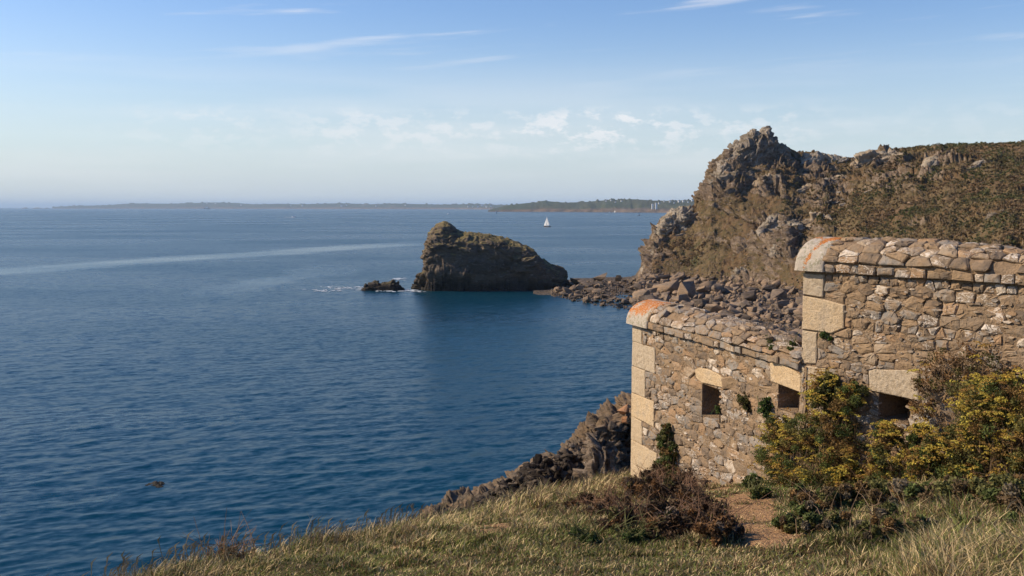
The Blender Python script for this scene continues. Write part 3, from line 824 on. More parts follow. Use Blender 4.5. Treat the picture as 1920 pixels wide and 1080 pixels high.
bedrock('layered rock buttress at the seaward foot of the headland cliff', [(1207, 524), (1212, 498), (1219, 470), (1230, 438), (1239, 416), (1248, 404), (1262, 395), (1278, 391), (1290, 393), (1302, 402), (1314, 414)], -1.0, 6.0, 4.0, 9.0, 201, (1.0, 0.6, 0.3), (4.6, 1.9, 0.8), nu=240, nv=110)
bedrock('steep pale cliff edge rising to the crag', [(1300, 420), (1312, 396), (1321, 374), (1330, 350), (1340, 322), (1350, 306), (1362, 298), (1374, 298)], -0.5, 4.0, 4.0, 8.0, 203, (0.8, 0.5, 0.25), (4.6, 1.9, 0.8), (-0.6, -0.2, 0.8), nu=220, nv=90)
bedrock('blocky outcrop halfway up the headland slope above the boulders', [(1420, 440), (1428, 424), (1436, 414), (1452, 408), (1476, 410), (1494, 420), (1506, 434)], -1.0, 3.0, 4.0, 5.0, 205)
bedrock('broken rock shelf right of the halfway outcrop', [(1486, 428), (1500, 412), (1522, 406), (1546, 404), (1562, 414), (1570, 428)], -0.5, 2.0, 3.0, 3.5, 207)
bedrock('square rock blocks on the saddle right of the crag', [(1500, 306), (1512, 292), (1530, 288), (1548, 292), (1566, 290), (1582, 296), (1592, 312)], -1.5, 3.0, 3.0, 5.0, 209)
bedrock('craggy rock face hanging below the skyline at the saddle end', [(1592, 312), (1606, 296), (1630, 288), (1652, 281), (1676, 284), (1698, 296), (1716, 318)], -2.0, 3.5, 3.0, 7.0, 211, (1.4, 0.5, 0.22), nu=220, nv=100)
bedrock('long thin pale ledge running up across the middle slope', [(1440, 386), (1460, 372), (1490, 358), (1520, 346), (1552, 334), (1580, 330), (1600, 334)], -0.3, 1.6, 2.5, 2.6, 213, (0.5, 0.35, 0.18))
bedrock('tilted slabs below the right side of the crag', [(1398, 366), (1412, 350), (1430, 338), (1450, 332), (1466, 332), (1478, 342)], -0.3, 2.2, 2.5, 3.6, 215)
bedrock('small ledge under the crag on the cliff side', [(1340, 345), (1356, 334), (1376, 326), (1398, 320), (1412, 326)], -0.3, 1.6, 2.5, 2.8, 216)
bedrock('isolated grey rock knob high on the scrubby slope', [(1740, 312), (1748, 298), (1762, 288), (1776, 286), (1786, 296), (1792, 312)], -0.5, 2.4, 2.5, 3.6, 217)
bedrock('flat grey rock ledge on the scrubby slope near the right skyline', [(1800, 324), (1812, 314), (1830, 308), (1846, 304), (1856, 312)], -0.3, 1.6, 2.0, 2.2, 219)
bedrock('dark rock half hidden in scrub above the upper wall', [(1848, 412), (1864, 398), (1884, 396), (1904, 402), (1918, 416)], -0.3, 1.5, 2.0, 2.5, 221)
bedrock('column of broken rock beside a shadowed gully', [(1436, 500), (1442, 480), (1450, 462), (1458, 456), (1464, 470), (1468, 492)], -0.5, 1.8, 2.0, 3.5, 223, strata=(0.9, 0, 0.3))
bedrock('upright stones at the foot of the slope behind the beach', [(1372, 520), (1380, 506), (1390, 500), (1402, 504), (1412, 518)], -0.3, 1.2, 1.5, 2.2, 225, (0.5, 0.4, 0.2), (2.0, 1.0, 0.5), (0.95, 0, 0.2))
outcrop('scattered stones on the middle slope below the dark crags', 1585, 372, 10, 44, 16, 6, 0.3, 51)
outcrop('loose slabs lying below the seaward buttress', 1268, 432, 8, 24, 12, 6, 0.3, 52)

# ------------------------------------------------------------------ islet and skerry
ic = crest_pts([(764, 548), (774, 540), (786, 528), (796, 505), (799, 480), (801, 452), (806, 438), (814, 430), (819, 422), (834, 418), (844, 421), (852, 428), (866, 433), (900, 437), (940, 443), (970, 455), (1000, 467), (1010, 480),
                (1022, 492), (1050, 503), (1062, 513), (1064, 528), (1072, 548)], 268)
idf = lambda s: np.interp(s, [0, 0.12, 0.3, 0.45, 0.8, 1], [3, 7, 10, 10.5, 9, 3])
tag(link('rock_islet', crag_mesh('rock_islet', ic, idf, 11.0, -1.6, 320, 140, 0.36, (1.05, 0.62, 0.30), (8.0, 3.0, 1.1), (0.12, -0.1, 1.0), 2.0, 17, crest_calm=0.5), M_ISLET),
    'large dark rock islet with grassy sloping top standing in the sea', 'islet')
sk = crest_pts([(676, 548), (688, 534), (702, 528), (716, 531), (724, 529), (736, 523), (746, 530), (754, 540), (760, 548)], 262)
tag(link('sea_rock', crag_mesh('sea_rock', sk, 3.0, 3.0, -1.2, 90, 40, 0.7, (0.45, 0.25, 0.1), (2.4, 1.1, 0.5), (0.1, 0, 1), 2.0, 23), M_ISLET),
    'low black twin humped rock beside the large islet', 'rock')
aw = on_z(286, 909)
sr = [(aw[0] - 1.3, aw[1], -0.35), (aw[0] - 0.6, aw[1], 0.05), (aw[0] + 0.1, aw[1] + .2, 0.12), (aw[0] + 0.7, aw[1], 0.03), (aw[0] + 1.5, aw[1], -0.4)]
tag(link('awash_rock', crag_mesh('awash_rock', sr, 0.9, 0.9, -0.8, 40, 20, 0.7, (0.12, 0.07, 0.03), (0.9, 0.4, 0.2), (0, 0, 1), 2.0, 29), M_ISLET),
    'dark rock barely breaking the water at lower left', 'rock')
def foam():
    rg = random.Random(4)
    V, F = [], []
    for px, py, rx, ry, n in [(640, 540, 34, 4, 36), (600, 545, 20, 2, 20), (765, 545, 12, 2.2, 36), (748, 523, 12, 1.6, 26), (670, 541, 12, 3, 14), (720, 546, 26, 1, 14), (780, 547, 16, 1, 14)]:
        for _ in range(n):
            c = on_z(px + rg.gauss(0, .6) * rx, py + rg.gauss(0, .6) * ry)
            k = rg.randint(5, 8); b = len(V)
            ra, rb = rg.uniform(0.25, 1.1), rg.uniform(0.25, 0.8)
            z = 0.04 + rg.uniform(0, 0.05)
            V.append((c[0], c[1], z + 0.03))
            for j in range(k):
                a = 2 * math.pi * j / k; q = rg.uniform(0.5, 1.2)
                V.append((c[0] + math.cos(a) * ra * q, c[1] + math.sin(a) * rb * q, z))
            F += [(b, b + 1 + j, b + 1 + (j + 1) % k) for j in range(k)]
    m = mat_plain('sea_foam', (0.55, 0.60, 0.63), 0.7, 0.2, 2.0, 0.3)
    tag(link('sea_foam', np_mesh('sea_foam', V, np.array(F)), m), 'white foam washing round the islet and low rocks', 'foam', kind='stuff')
foam()

# ------------------------------------------------------------------ boulder beach
def boulder(px, py, rpx, label, group, seed, sink=0.25, tall=1.0):
    rg = random.Random(seed)
    q = hpt(px, py)
    s_ = rpx / FPX * q[1]
    o = link('boulder', BOULDERS[rg.randrange(len(BOULDERS))])
    o.location = (q[0], q[1], max(q[2], 0.0) + s_ * (0.6 - sink))
    o.scale = (s_, s_ * rg.uniform(0.8, 1.1), s_ * tall * rg.uniform(0.85, 1.15))
    o.rotation_euler = (rg.uniform(-0.5, 0.5), rg.uniform(-0.5, 0.5), rg.uniform(0, 6.28))
    return tag(o, label, 'boulder', group)
BIG = [(1128, 521, 15, 'pointed brown boulder alone on the causeway against open sea'), (1166, 525, 9, 'small tilted boulder on the causeway just left of the cliff foot'),
       (1270, 525, 17, 'tall square pale boulder at the foot of the headland cliff'), (1290, 556, 27, 'largest brown boulder on the beach above the orange lichened capstone'),
       (1346, 551, 16, 'rounded brown boulder right of the largest beach boulder'), (1408, 566, 20, 'broad sloping tan boulder in the middle of the beach'),
       (1232, 545, 12, 'pale flat boulder below the tall square boulder'), (1492, 590, 16, 'dark round boulder beside the upper wall quoin'),
       (1474, 578, 15, 'upright dark slab boulder near the upper wall quoin'), (1432, 588, 14, 'dark angular boulder just above the lower wall top'),
       (1102, 540, 17, 'black boulder at the inner end of the causeway'), (1080, 536, 16, 'black block where the causeway meets the islet'),
       (1066, 552, 10, 'low dark rock at the tip of the causeway'), (1150, 566, 11, 'brown boulder at the water edge below the causeway'),
       (1188, 572, 11, 'dark boulder at the water edge next to the orange capstone'), (1320, 575, 15, 'dark leaning boulder behind the lower wall'),
       (1366, 577, 12, 'black boulder in the shaded hollow behind the lower wall'), (1205, 533, 9, 'reddish boulder tucked against the cliff foot'),
       (1075, 568, 5, 'lone small rock in the water off the causeway tip'), (1510, 560, 12, 'grey boulder high on the beach beside the upper quoin')]
for i, (px, py, r_, lb) in enumerate(BIG):
    boulder(px, py, r_, lb, 'boulders on the cove beach', 300 + i, 0.2)
BIGNAMES = list(zip([b[0] for b in BIG], [b[1] for b in BIG], ['pointed causeway boulder', 'small tilted causeway boulder', 'tall square cliff foot boulder', 'largest beach boulder', 'rounded brown beach boulder',
    'broad sloping tan boulder', 'pale flat boulder', 'dark round boulder by the upper quoin', 'upright dark slab boulder', 'dark angular boulder above the lower wall', 'black boulder inside the causeway', 'black block by the islet',
    'low dark causeway tip rock', 'brown water edge boulder', 'dark boulder next to the orange capstone', 'dark leaning boulder behind the wall', 'black boulder in the shaded hollow', 'reddish cliff foot boulder', 'lone rock in the water', 'grey boulder high on the beach']))
ORD = ['leftmost', 'second', 'third', 'fourth', 'fifth', 'sixth', 'seventh', 'eighth', 'ninth', 'tenth', 'eleventh', 'twelfth', 'thirteenth', 'fourteenth', 'fifteenth', 'sixteenth']
def beach_rubble():
    rg = random.Random(21)
    items = []
    n_mid = 0
    named = {}
    tries = 0
    while n_mid < 250 and tries < 6000:
        tries += 1
        px = rg.uniform(1042, 1520)
        _, _, tr, wr = hl(np.array([px]))
        lim = min(float(wr[0]), 600 + max(0, px - 1190) * 0.17 + 8)
        py = rg.uniform(float(tr[0]) - 10, lim)
        r_ = min(17, 4.6 * math.exp(abs(rg.gauss(0, 0.6)))) * (0.75 + 0.5 * (py - 520) / 80)
        if px < 1190: r_ = min(r_ * 0.85, 9)
        big = min(BIGNAMES, key=lambda q: math.hypot(q[0] - px, (q[1] - py) * 1.6))
        dx, dy = px - big[0], (py - big[1]) * 1.6
        where = ('right of' if dx > 0 else 'left of') if abs(dx) > abs(dy) else ('below' if dy > 0 else 'above')
        size = 'small' if r_ < 6 else 'middling' if r_ < 9 else 'large'
        o = boulder(px, py, r_, 'boulder', 'boulders strewn over the beach and causeway', 1000 + n_mid, 0.15)
        named.setdefault(size + ' brown boulder ' + where + ' the ' + big[2], []).append((math.hypot(dx, dy), o))
        n_mid += 1
    for lb, lst in named.items():
        for k, (_, o) in enumerate(sorted(lst, key=lambda q: q[0])):
            o['label'] = ('' if len(lst) == 1 else ('nearest ' if k == 0 else ORD[k] + ' nearest ')) + lb
    for _ in range(3800):
        px = rg.uniform(1036, 1560)
        _, _, tr, wr = hl(np.array([px]))
        lim = min(float(wr[0]) + 1, 620 + max(0, px - 1190) * 0.17)
        py = rg.uniform(float(tr[0]) - 26 * (rg.random() ** 2), lim)
        q = hpt(px, py)
        s_ = rg.uniform(0.8, 3.2) / FPX * q[1]
        items.append((rg.randrange(14), (q[0], q[1], max(q[2], -0.1) + s_ * 0.3), (s_, s_ * 0.9, s_ * 0.8), (rg.uniform(-.6, .6), rg.uniform(-.6, .6), rg.uniform(0, 6.3))))
    for _ in range(4200):   # the part of the cove hidden behind the walls
        px = rg.uniform(1190, 2150)
        _, _, tr, wr = hl(np.array([px]))
        q = hpt(px, rg.uniform(float(tr[0]) - 12, float(wr[0]) + 1))
        s_ = rg.uniform(0.18, 0.5) * math.exp(abs(rg.gauss(0, .6)))
        items.append((rg.randrange(14), (q[0], q[1], max(q[2], -0.1) + s_ * 0.3), (s_, s_ * 0.9, s_ * 0.8), (rg.uniform(-.6, .6), rg.uniform(-.6, .6), rg.uniform(0, 6.3))))
    for _ in range(4200):   # stones lying on the slope
        px = rg.uniform(1215, 1900)
        crr, _, tr, _ = hl(np.array([px]))
        py = float(crr[0]) + 14 + (float(tr[0]) - float(crr[0]) - 10) * rg.random() ** 0.8
        q = hpt(px, py)
        s_ = rg.uniform(0.35, 1.25) * math.exp(max(0, rg.gauss(0, .5))) / FPX * q[1]
        items.append((rg.randrange(14), (q[0], q[1], q[2] + s_ * 0.2), (s_, s_ * 0.9, s_ * 0.6), (rg.uniform(-.4, .4), rg.uniform(-.5, .1), rg.uniform(0, 6.3))))
    tag(link('rock_rubble', scatter_mesh('rock_rubble', items, BOULDERS), M_BOULD), 'small stones and rubble covering the beach and the scree', 'rubble', kind='stuff')
beach_rubble()

# ------------------------------------------------------------------ scrub on the headland
def leaf_cloud(centers, radii, counts, size, cols, rng, squash=0.75):
    """triangles spread through ellipsoids; cols: (n,3)"""
    idx = np.repeat(np.arange(len(centers)), counts)
    n = len(idx)
    d = rng.normal(size=(n, 3)); d /= np.linalg.norm(d, axis=1, keepdims=True)
    rr = rng.random(n) ** 0.45
    c = centers[idx] + d * (rr * radii[idx])[:, None] * np.array([1, 1, squash])
    sz = size[idx] if not np.isscalar(size) else np.full(n, size)
    a = rng.normal(size=(n, 3)); a /= np.linalg.norm(a, axis=1, keepdims=True)
    b = np.cross(a, rng.normal(size=(n, 3))); b /= np.linalg.norm(b, axis=1, keepdims=True) + 1e-9
    s = (sz * rng.uniform(0.6, 1.4, n))[:, None]
    V = np.stack([c - a * s, c + b * s * 0.55, c + a * s, c - b * s * 0.55], 1).reshape(-1, 3)
    F = np.arange(n * 4).reshape(-1, 4)
    cc = cols[idx] * rng.uniform(0.7, 1.3, (n, 1))
    return V, F, np.repeat(cc, 4, 0)
def scrub():
    rng = np.random.default_rng(5)
    n = 30000
    i = rng.integers(0, len(COLS), n)
    px = COLS[i]
    j = (NROW[0] + (NROW[1] + 6) * rng.random(n) ** 0.75 ).astype(int)
    P = HP[i, j]
    rock = HROCK[i, j]
    veg = fbm(P / 9.0, 4, 77) + np.clip((px - 1480) / 500.0, -0.25, 0.55)
    veg = veg + 0.5 * fbm(P / 3.5, 2, 71) - 0.12 * np.clip((1500 - px) / 100, 0, 1)
    keep = (rock < 0.8) & (veg > rng.uniform(0.0, 0.34, n)) & (px > 1215) & (P[:, 2] > 4.0)
    P = P[keep]; px = px[keep]; veg = veg[keep]
    m = len(P)
    rad = rng.uniform(0.16, 0.42, m) * (1 + 1.3 * (rng.random(m) ** 3) * (veg > 0.45))
    g = np.clip(fbm(P / 5.0, 3, 5) * 1.6 + 0.25 + (px - 1600) / 1200 + 0.5 * np.clip(veg - 0.4, 0, 1), 0, 1)[:, None]
    cols = g * np.array([0.105, 0.105, 0.040]) + (1 - g) * np.array([0.19, 0.125, 0.064])
    cols *= rng.uniform(0.75, 1.25, (m, 1))
    V, F, C = leaf_cloud(P + np.array([0, 0, 0.15]), rad, np.full(m, 16), np.full(m, 0.20), cols, rng, 0.6)
    o = link('hill_scrub', np_mesh('hill_scrub', V, F, {'Col': C}), M_LEAF)
    tag(o, 'low brown and green heath scrub covering the headland', 'scrub', kind='stuff')
scrub()

# ------------------------------------------------------------------ far coasts
def coast(name, pts, foot, y0, depth, seed, trees):
    pts = np.array(pts, float)
    cols = np.arange(pts[0, 0], pts[-1, 0] + 0.1, 1.0)
    top = np.interp(cols, pts[:, 0], pts[:, 1])
    yy = np.interp(cols, [p[0] for p in y0], [p[1] for p in y0])
    rg = np.random.default_rng(seed)
    k = np.array([0, 0, 0.03, 0.08, 0.16, 0.26, 0.4, 0.55, 0.7, 0.85, 0.97, 1.0, 1.1, 1.5])
    hz = np.array([-0.05, 0.02, 0.22, 0.32, 0.42, 0.52, 0.64, 0.76, 0.86, 0.94, 0.99, 1.0, 0.95, -0.05])
    Y = yy[:, None] + depth * k[None, :]
    dirs = np.array([ray(c, 389) for c in cols])
    X = (dirs[:, 0] / dirs[:, 1])[:, None] * Y
    b = (540 - top) / FPX
    zt = EYE + (yy + depth) * (-SP + b * CP) / (CP + b * SP)
    zt = np.maximum(zt, 1.0)
    H = np.repeat(hz[None, :], len(cols), 0)
    nz = fbm2(cols[:, None] / 22.0 + 0 * H, H * 2.0, 3, seed) * 0.24
    H = H + nz * np.sin(np.clip(hz, 0, 1) * math.pi)[None, :] * 1.0
    tr = np.zeros_like(H)
    tr[:, 9:12] = (np.clip(fbm2(cols[:, None] / 5.0 + 0 * H[:, 9:12], H[:, 9:12] * 3, 3, seed + 3), 0, 1) * trees)
    Z = H * zt[:, None] + tr
    V = np.stack([X, Y, Z], -1)
    m, t, bs = newmat(name + '_land', 1.0, 0.05)
    p = wpos(t)
    h = attr(t, 'h')
    n1 = t.noise(t.vm('MULTIPLY', p, (1, 0.35, 1)), 0.006, 4.0, 0.6); n2 = t.noise(p, 0.02, 4.0, 0.65)
    c = t.ramp(n1, [(0.3, (0.035, 0.042, 0.022)), (0.45, (0.07, 0.068, 0.034)), (0.55, (0.045, 0.058, 0.025)), (0.66, (0.12, 0.095, 0.055)), (0.8, (0.03, 0.038, 0.02))])
    c = t.mix(t.m('MULTIPLY', t.smooth(n2, 0.5, 0.6), 0.7), c, (0.035, 0.045, 0.022))
    c = t.mix(t.m('SUBTRACT', 1.0, t.smooth(t.m('ADD', h, t.m('MULTIPLY', t.m('SUBTRACT', n2, 0.5), 0.5)), 0.22, 0.42)), c, t.ramp(n2, [(0.35, (0.05, 0.04, 0.03)), (0.6, (0.15, 0.105, 0.07))]))
    setc(t, bs, c)
    me = np_mesh(name, V.reshape(-1, 3), grid_faces(len(cols), len(k))[:, ::-1], {'h': np.clip(H, 0, 1).ravel()})
    o = link(name, me, m)
    tag(o, kind='structure')
    return cols, V
cL, VL = coast('far_coast', [(98, 388), (140, 386), (200, 385), (235, 382), (270, 381.5), (320, 382), (400, 379.5), (440, 380.5), (480, 383), (520, 382), (560, 383), (600, 382), (640, 381), (690, 383), (740, 381.5), (800, 383), (840, 384), (880, 382.5), (930, 384), (1000, 384), (1200, 384)],
               391, [(98, 15000), (400, 13500), (800, 11000), (930, 9500), (1200, 9000)], 900, 3, 26.0)
cR, VR = coast('near_coast', [(915, 394), (930, 390), (945, 386), (975, 382), (1008, 379), (1018, 376.5), (1060, 380), (1100, 378.5), (1140, 375), (1190, 373.5), (1225, 376), (1250, 376.5), (1300, 375), (1400, 372), (1600, 368)],
               397, [(925, 4700), (1000, 4600), (1150, 4200), (1300, 3700), (1600, 3400)], 500, 9, 13.0)
rp = at(62, 390, 14500)
for k, (px, wd) in enumerate([(47, 60), (70, 80), (88, 30)]):
    c = at(px, 390, 14500)
    me = crag_mesh('sea_stack', [(c[0] - wd, c[1], -2), (c[0] - wd * .4, c[1], 14), (c[0] + wd * .2, c[1], 19), (c[0] + wd, c[1], -2)], 30, 30, -3, 24, 12, 0.7, (4, 2, 1), (30, 12, 6), (0, 0, 1), 2, 80 + k)
    tag(link('sea_stack', me, M_CRAG), ['leftmost of the tiny rocks off the far coast tip', 'largest of the tiny rocks off the far coast tip', 'tiny rock closest to the far coast tip'][k], 'rock')

M_WHITE = mat_plain('white_wall', (0.78, 0.75, 0.70), 0.8, 0.2, 0.2, 0.15)
M_SLATE = mat_plain('slate_roof', (0.10, 0.10, 0.11), 0.7, 0.3, 0.4, 0.3)
def coast_pt(cols, V, px, py):
    i = int(np.argmin(np.abs(cols - px)))
    _, ry = proj(V[i])
    j = 2 + int(np.argmin(np.abs(ry[2:12] - py)))
    return V[i, j]
def house_meshes():
    w_ = MB(); r_ = MB(); ws = MB()
    w_.box((0, 0, 1.2), (1.0, 0.6, 1.2))
    w_.add([(-1, -.6, 2.4), (-1, .6, 2.4), (-1, 0, 3.2), (1, -.6, 2.4), (1, .6, 2.4), (1, 0, 3.2)], [(0, 2, 1), (3, 4, 5)])
    r_.add([(-1.06, -.72, 2.28), (1.06, -.72, 2.28), (1.06, 0, 3.3), (-1.06, 0, 3.3), (-1.06, .72, 2.28), (1.06, .72, 2.28)], [(0, 1, 2, 3), (3, 2, 5, 4)])
    r_.box((0.85, 0, 3.35), (0.1, 0.12, 0.3))
    return w_.mesh('wall'), r_.mesh('roof')
HW, HR = house_meshes()
HW.materials.append(M_WHITE); HR.materials.append(M_SLATE)
def house(px, py, s_, label, group, side='R'):
    c = coast_pt(cR, VR, px, py) if side == 'R' else coast_pt(cL, VL, px, py)
    root = empty('house', (c[0], c[1], c[2] - 1.0), label, 'house', group, random.uniform(-0.4, 0.4))
    for nm, me in (('wall', HW), ('roof', HR)):
        o = link(nm, me, None, root); o.scale = (s_, s_ * 1.2, s_ * 0.8)
def house_row(lst, where, group, side):
    for k, (px, py, s_) in enumerate(lst):
        house(px, py, s_, (ORD[k] if k == 0 else ORD[k] + ' from left') + ' of the white houses ' + where, group, side)
house_row([(1236, 382, 3.6), (1245, 380, 3.0), (1256, 380, 3.8), (1264, 382, 3.2), (1273, 379, 4.2), (1281, 378, 3.4), (1290, 380, 3.2), (1298, 378, 3.8)], 'in the village next to the headland', 'white houses on the hill behind the towers', 'R')
house_row([(1136, 378, 3.2), (1146, 377, 3.6), (1154, 379, 3.0), (1165, 377, 3.2)], 'on the coast skyline before the towers', 'white houses on the coast skyline', 'R')
house_row([(878, 389, 8), (886, 388, 7), (896, 389, 9), (904, 387, 8), (912, 389, 8), (920, 388, 7)], 'by the shore where the coasts meet', 'white houses by the far shore', 'L')
house_row([(388, 382, 8), (404, 383, 8), (452, 385, 8), (545, 386, 8), (566, 387, 9), (640, 388, 10), (650, 386, 8), (705, 387, 8), (760, 386, 8)], 'scattered on the far coast', 'white houses scattered on the far coast', 'L')
for px, hh, lb in [(1223, 21, 'left and shorter of the two white towers on the coast'), (1230, 25, 'right and taller of the two white towers on the coast')]:
    c = coast_pt(cR, VR, px, 391)
    root = empty('white_tower', (c[0], c[1] - 6, c[2] - 3), lb, 'tower')
    a = MB(); a.box((0, 0, hh / 2), (3.6, 3.6, hh / 2)); link('shaft', a.mesh('shaft'), M_WHITE, root)
    a = MB(); a.box((0, 0, hh + 0.9), (4.2, 4.2, 0.9)); link('cornice', a.mesh('cornice'), M_WHITE, root)

# ------------------------------------------------------------------ boats
M_SAIL = mat_plain('sail_cloth', (0.80, 0.78, 0.72), 0.8, 0.1, 0.5, 0.15)
M_HULLW = mat_plain('white_hull', (0.75, 0.75, 0.74), 0.4, 0.4, 0.5, 0.15)
M_HULLD = mat_plain('dark_hull', (0.07, 0.06, 0.055), 0.5, 0.4, 0.5, 0.3)
M_SPAR = mat_plain('alloy_spar', (0.45, 0.45, 0.45), 0.4, 0.5, 1.0, 0.2)
def hull_arr(L, B, H, fine=0.0):
    st = np.linspace(-1, 1, 13); V = []; F = []
    for s_ in st:
        bw = B * (1 - max(0, s_) ** 2.2) * (0.8 + 0.2 * min(1, (s_ + 1) * 2)); sh = H * (1 + 0.35 * max(0, s_) ** 2)
        for k in range(7):
            a = math.pi * k / 6
            V.append((s_ * L, -math.cos(a) * bw * (0.5 + 0.5 * abs(math.cos(a)) ** 0.5), sh - (sh + 0.5) * math.sin(a) ** 0.7))
    n = 7
    for i in range(12):
        for k in range(6):
            F.append((i * n + k, i * n + k + 1, (i + 1) * n + k + 1, (i + 1) * n + k))
        F.append((i * n, (i + 1) * n, (i + 1) * n + 6, i * n + 6))
    F.append(tuple(range(7)))
    return V, F
def sail_mesh(p0, p1, p2, belly, name):
    """triangular sail, bellied, two skins 3 cm apart"""
    V, F = [], []; n = 8
    p0, p1, p2 = (Vector(p) for p in (p0, p1, p2))
    for side in (0.0, 0.04):
        b = len(V); idx = {}
        for i in range(n + 1):
            for j in range(n + 1 - i):
                a, c = i / n, j / n
                p = p0 * (1 - a - c) + p1 * a + p2 * c
                p = p + Vector((0, belly * 4 * (1 - a - c) * (a + c) * (1 - 0.5 * c) + side, 0))
                idx[i, j] = len(V); V.append(tuple(p))
        for i in range(n):
            for j in range(n - i):
                F.append((idx[i, j], idx[i + 1, j], idx[i, j + 1]))
                if i + j < n - 1:
                    F.append((idx[i + 1, j], idx[i + 1, j + 1], idx[i, j + 1]))
    return np_mesh(name, V, np.array(F))
def yacht(px, py, k, rz, label):
    c = on_z(px, py)
    root = empty('sailing_boat', (c[0], c[1], 0.05), label, 'sailboat', 'sailing boats in the bay', rz)
    V, F = hull_arr(4.6 * k, 1.5 * k, 1.0 * k)
    me = bpy.data.meshes.new('hull'); me.from_pydata(V, [], F); link('hull', me, M_HULLD, root)
    a = MB(); a.box((-0.5 * k, 0, 1.25 * k), (1.6 * k, 0.8 * k, 0.28 * k)); link('cabin', a.mesh('cabin'), M_HULLW, root)
    a = MB(); a.tube([(0.6 * k, 0, 0.9 * k), (0.6 * k, 0, 12.2 * k)], 0.11 * k, 0.07 * k, 6); link('mast', a.mesh('mast'), M_SPAR, root)
    a = MB(); a.tube([(0.6 * k, 0, 2.0 * k), (-3.6 * k, 0.5 * k, 2.0 * k)], 0.09 * k, 0.07 * k, 5); link('boom', a.mesh('boom'), M_SPAR, root)
    link('mainsail', sail_mesh((0.5 * k, 0, 2.1 * k), (-3.5 * k, 0.5 * k, 2.1 * k), (0.5 * k, 0, 12.0 * k), 0.5 * k, 'mainsail'), M_SAIL, root)
    link('jib', sail_mesh((4.2 * k, 0, 1.4 * k), (0.2 * k, 0.7 * k, 1.6 * k), (0.7 * k, 0, 11.0 * k), 0.4 * k, 'jib'), M_SAIL, root)
yacht(1026, 425.5, 0.95, R(150), 'largest sailing boat with white sails right of the islet')
yacht(931, 400, 1.2, R(70), 'small sailing boat below the shore where the coasts meet')
yacht(1198, 404.5, 0.95, R(30), 'small sailing boat close to the headland cliff')
yacht(1153, 399, 0.9, R(120), 'tiny sailing boat under the coast left of the white towers')
def motorboat(px, py, k, rz, label, hullm, name='motor_boat'):
    c = on_z(px, py)
    root = empty(name, (c[0], c[1], 0.05), label, 'boat', 'motor boats in the bay', rz)
    V, F = hull_arr(4.0 * k, 1.4 * k, 1.3 * k)
    me = bpy.data.meshes.new('hull'); me.from_pydata(V, [], F); link('hull', me, hullm, root)
    a = MB(); a.box((-0.3 * k, 0, 2.0 * k), (1.5 * k, 0.95 * k, 0.75 * k)); link('cabin', a.mesh('cabin'), M_HULLW, root)
    a = MB(); a.box((-0.2 * k, 0, 2.95 * k), (0.9 * k, 0.8 * k, 0.18 * k)); link('roof', a.mesh('roof'), M_HULLW, root)
    a = MB(); a.tube([(-0.6 * k, 0, 2.7 * k), (-0.6 * k, 0, 4.8 * k)], 0.07 * k, 0.05 * k, 5); link('mast', a.mesh('mast'), M_SPAR, root)
    return root
motorboat(841, 402, 1.2, R(20), 'white motor boat above the islet summit', M_HULLW)
motorboat(551, 407.5, 1.1, R(185), 'white speedboat trailing a wake on the open bay', M_HULLW)
motorboat(1143, 398.5, 1.0, R(10), 'tiny white motor boat beside the coast left of the towers', M_HULLW)
motorboat(388, 392, 9.0, R(8), 'dark ship below the far coast at left', M_HULLD, 'ship')
def wake():
    rg = random.Random(9); V, F = [], []
    for _ in range(90):
        px = 553 + rg.random() ** 1.3 * -20 + 0; c = on_z(px + 0, 407.6 + rg.gauss(0, 0.35))
        b = len(V); ra, rb = rg.uniform(0.8, 2.4), rg.uniform(1.0, 4.0)
        V += [(c[0] + math.cos(j) * ra, c[1] + math.sin(j) * rb, 0.05 + 0.02 * (j % 2)) for j in range(6)]
        F.append(tuple(b + j for j in range(6)))
    tag(link('boat_wake', np_mesh('boat_wake', V, np.array(F)), bpy.data.materials['sea_foam']), 'white wake behind the speedboat', 'wake', kind='stuff')
wake()

# ------------------------------------------------------------------ the ruined fort walls
class Wall:
    def __init__(s, corner, U, label, name='stone_wall'):
        s.O = np.array(corner, float)
        s.U = np.array([U[0], U[1], 0.0]); s.U /= np.linalg.norm(s.U)
        s.N = np.array([s.U[1], -s.U[0], 0.0])
        s.root = empty(name, tuple(corner), label, 'wall', None, math.atan2(s.U[1], s.U[0]))
    def uv(s, px, py, w_=0.0):
        d = ray(px, py)
        e = np.array([0, 0, EYE])
        o = s.O + s.N * w_
        k = ((o - e) @ s.N) / (d @ s.N)
        q = e + d * k - s.O
        return float(q @ s.U), float(q[2])
    def world(s, u, v, w_):
        return s.O + s.U * u + s.N * w_ + np.array([0, 0, v])
cornerA = at(1187, 607, 15.0)
vpA = ray(380, HOR)
UA = -vpA[:2] / np.linalg.norm(vpA[:2])
WA = Wall(cornerA, UA, 'lower rubble stone wall with loopholes and orange lichened capstone at its end')
uJ, _ = WA.uv(1506, 640)
jun = WA.world(uJ, 0, 0)
dB = ray(1508, 508)
kB = jun[1] / dB[1]
cornerB = np.array([jun[0], jun[1], EYE + dB[2] * kB])
angB = R(35)
WB = Wall(cornerB, (math.sin(angB), -math.cos(angB)), 'higher rubble stone wall with pale granite quoin stones above the yellow flowers')
LA, LB = uJ + 0.05, 4.6
DB = cornerB[2] - cornerA[2]       # how much higher the upper coping sits
HD = 0.10

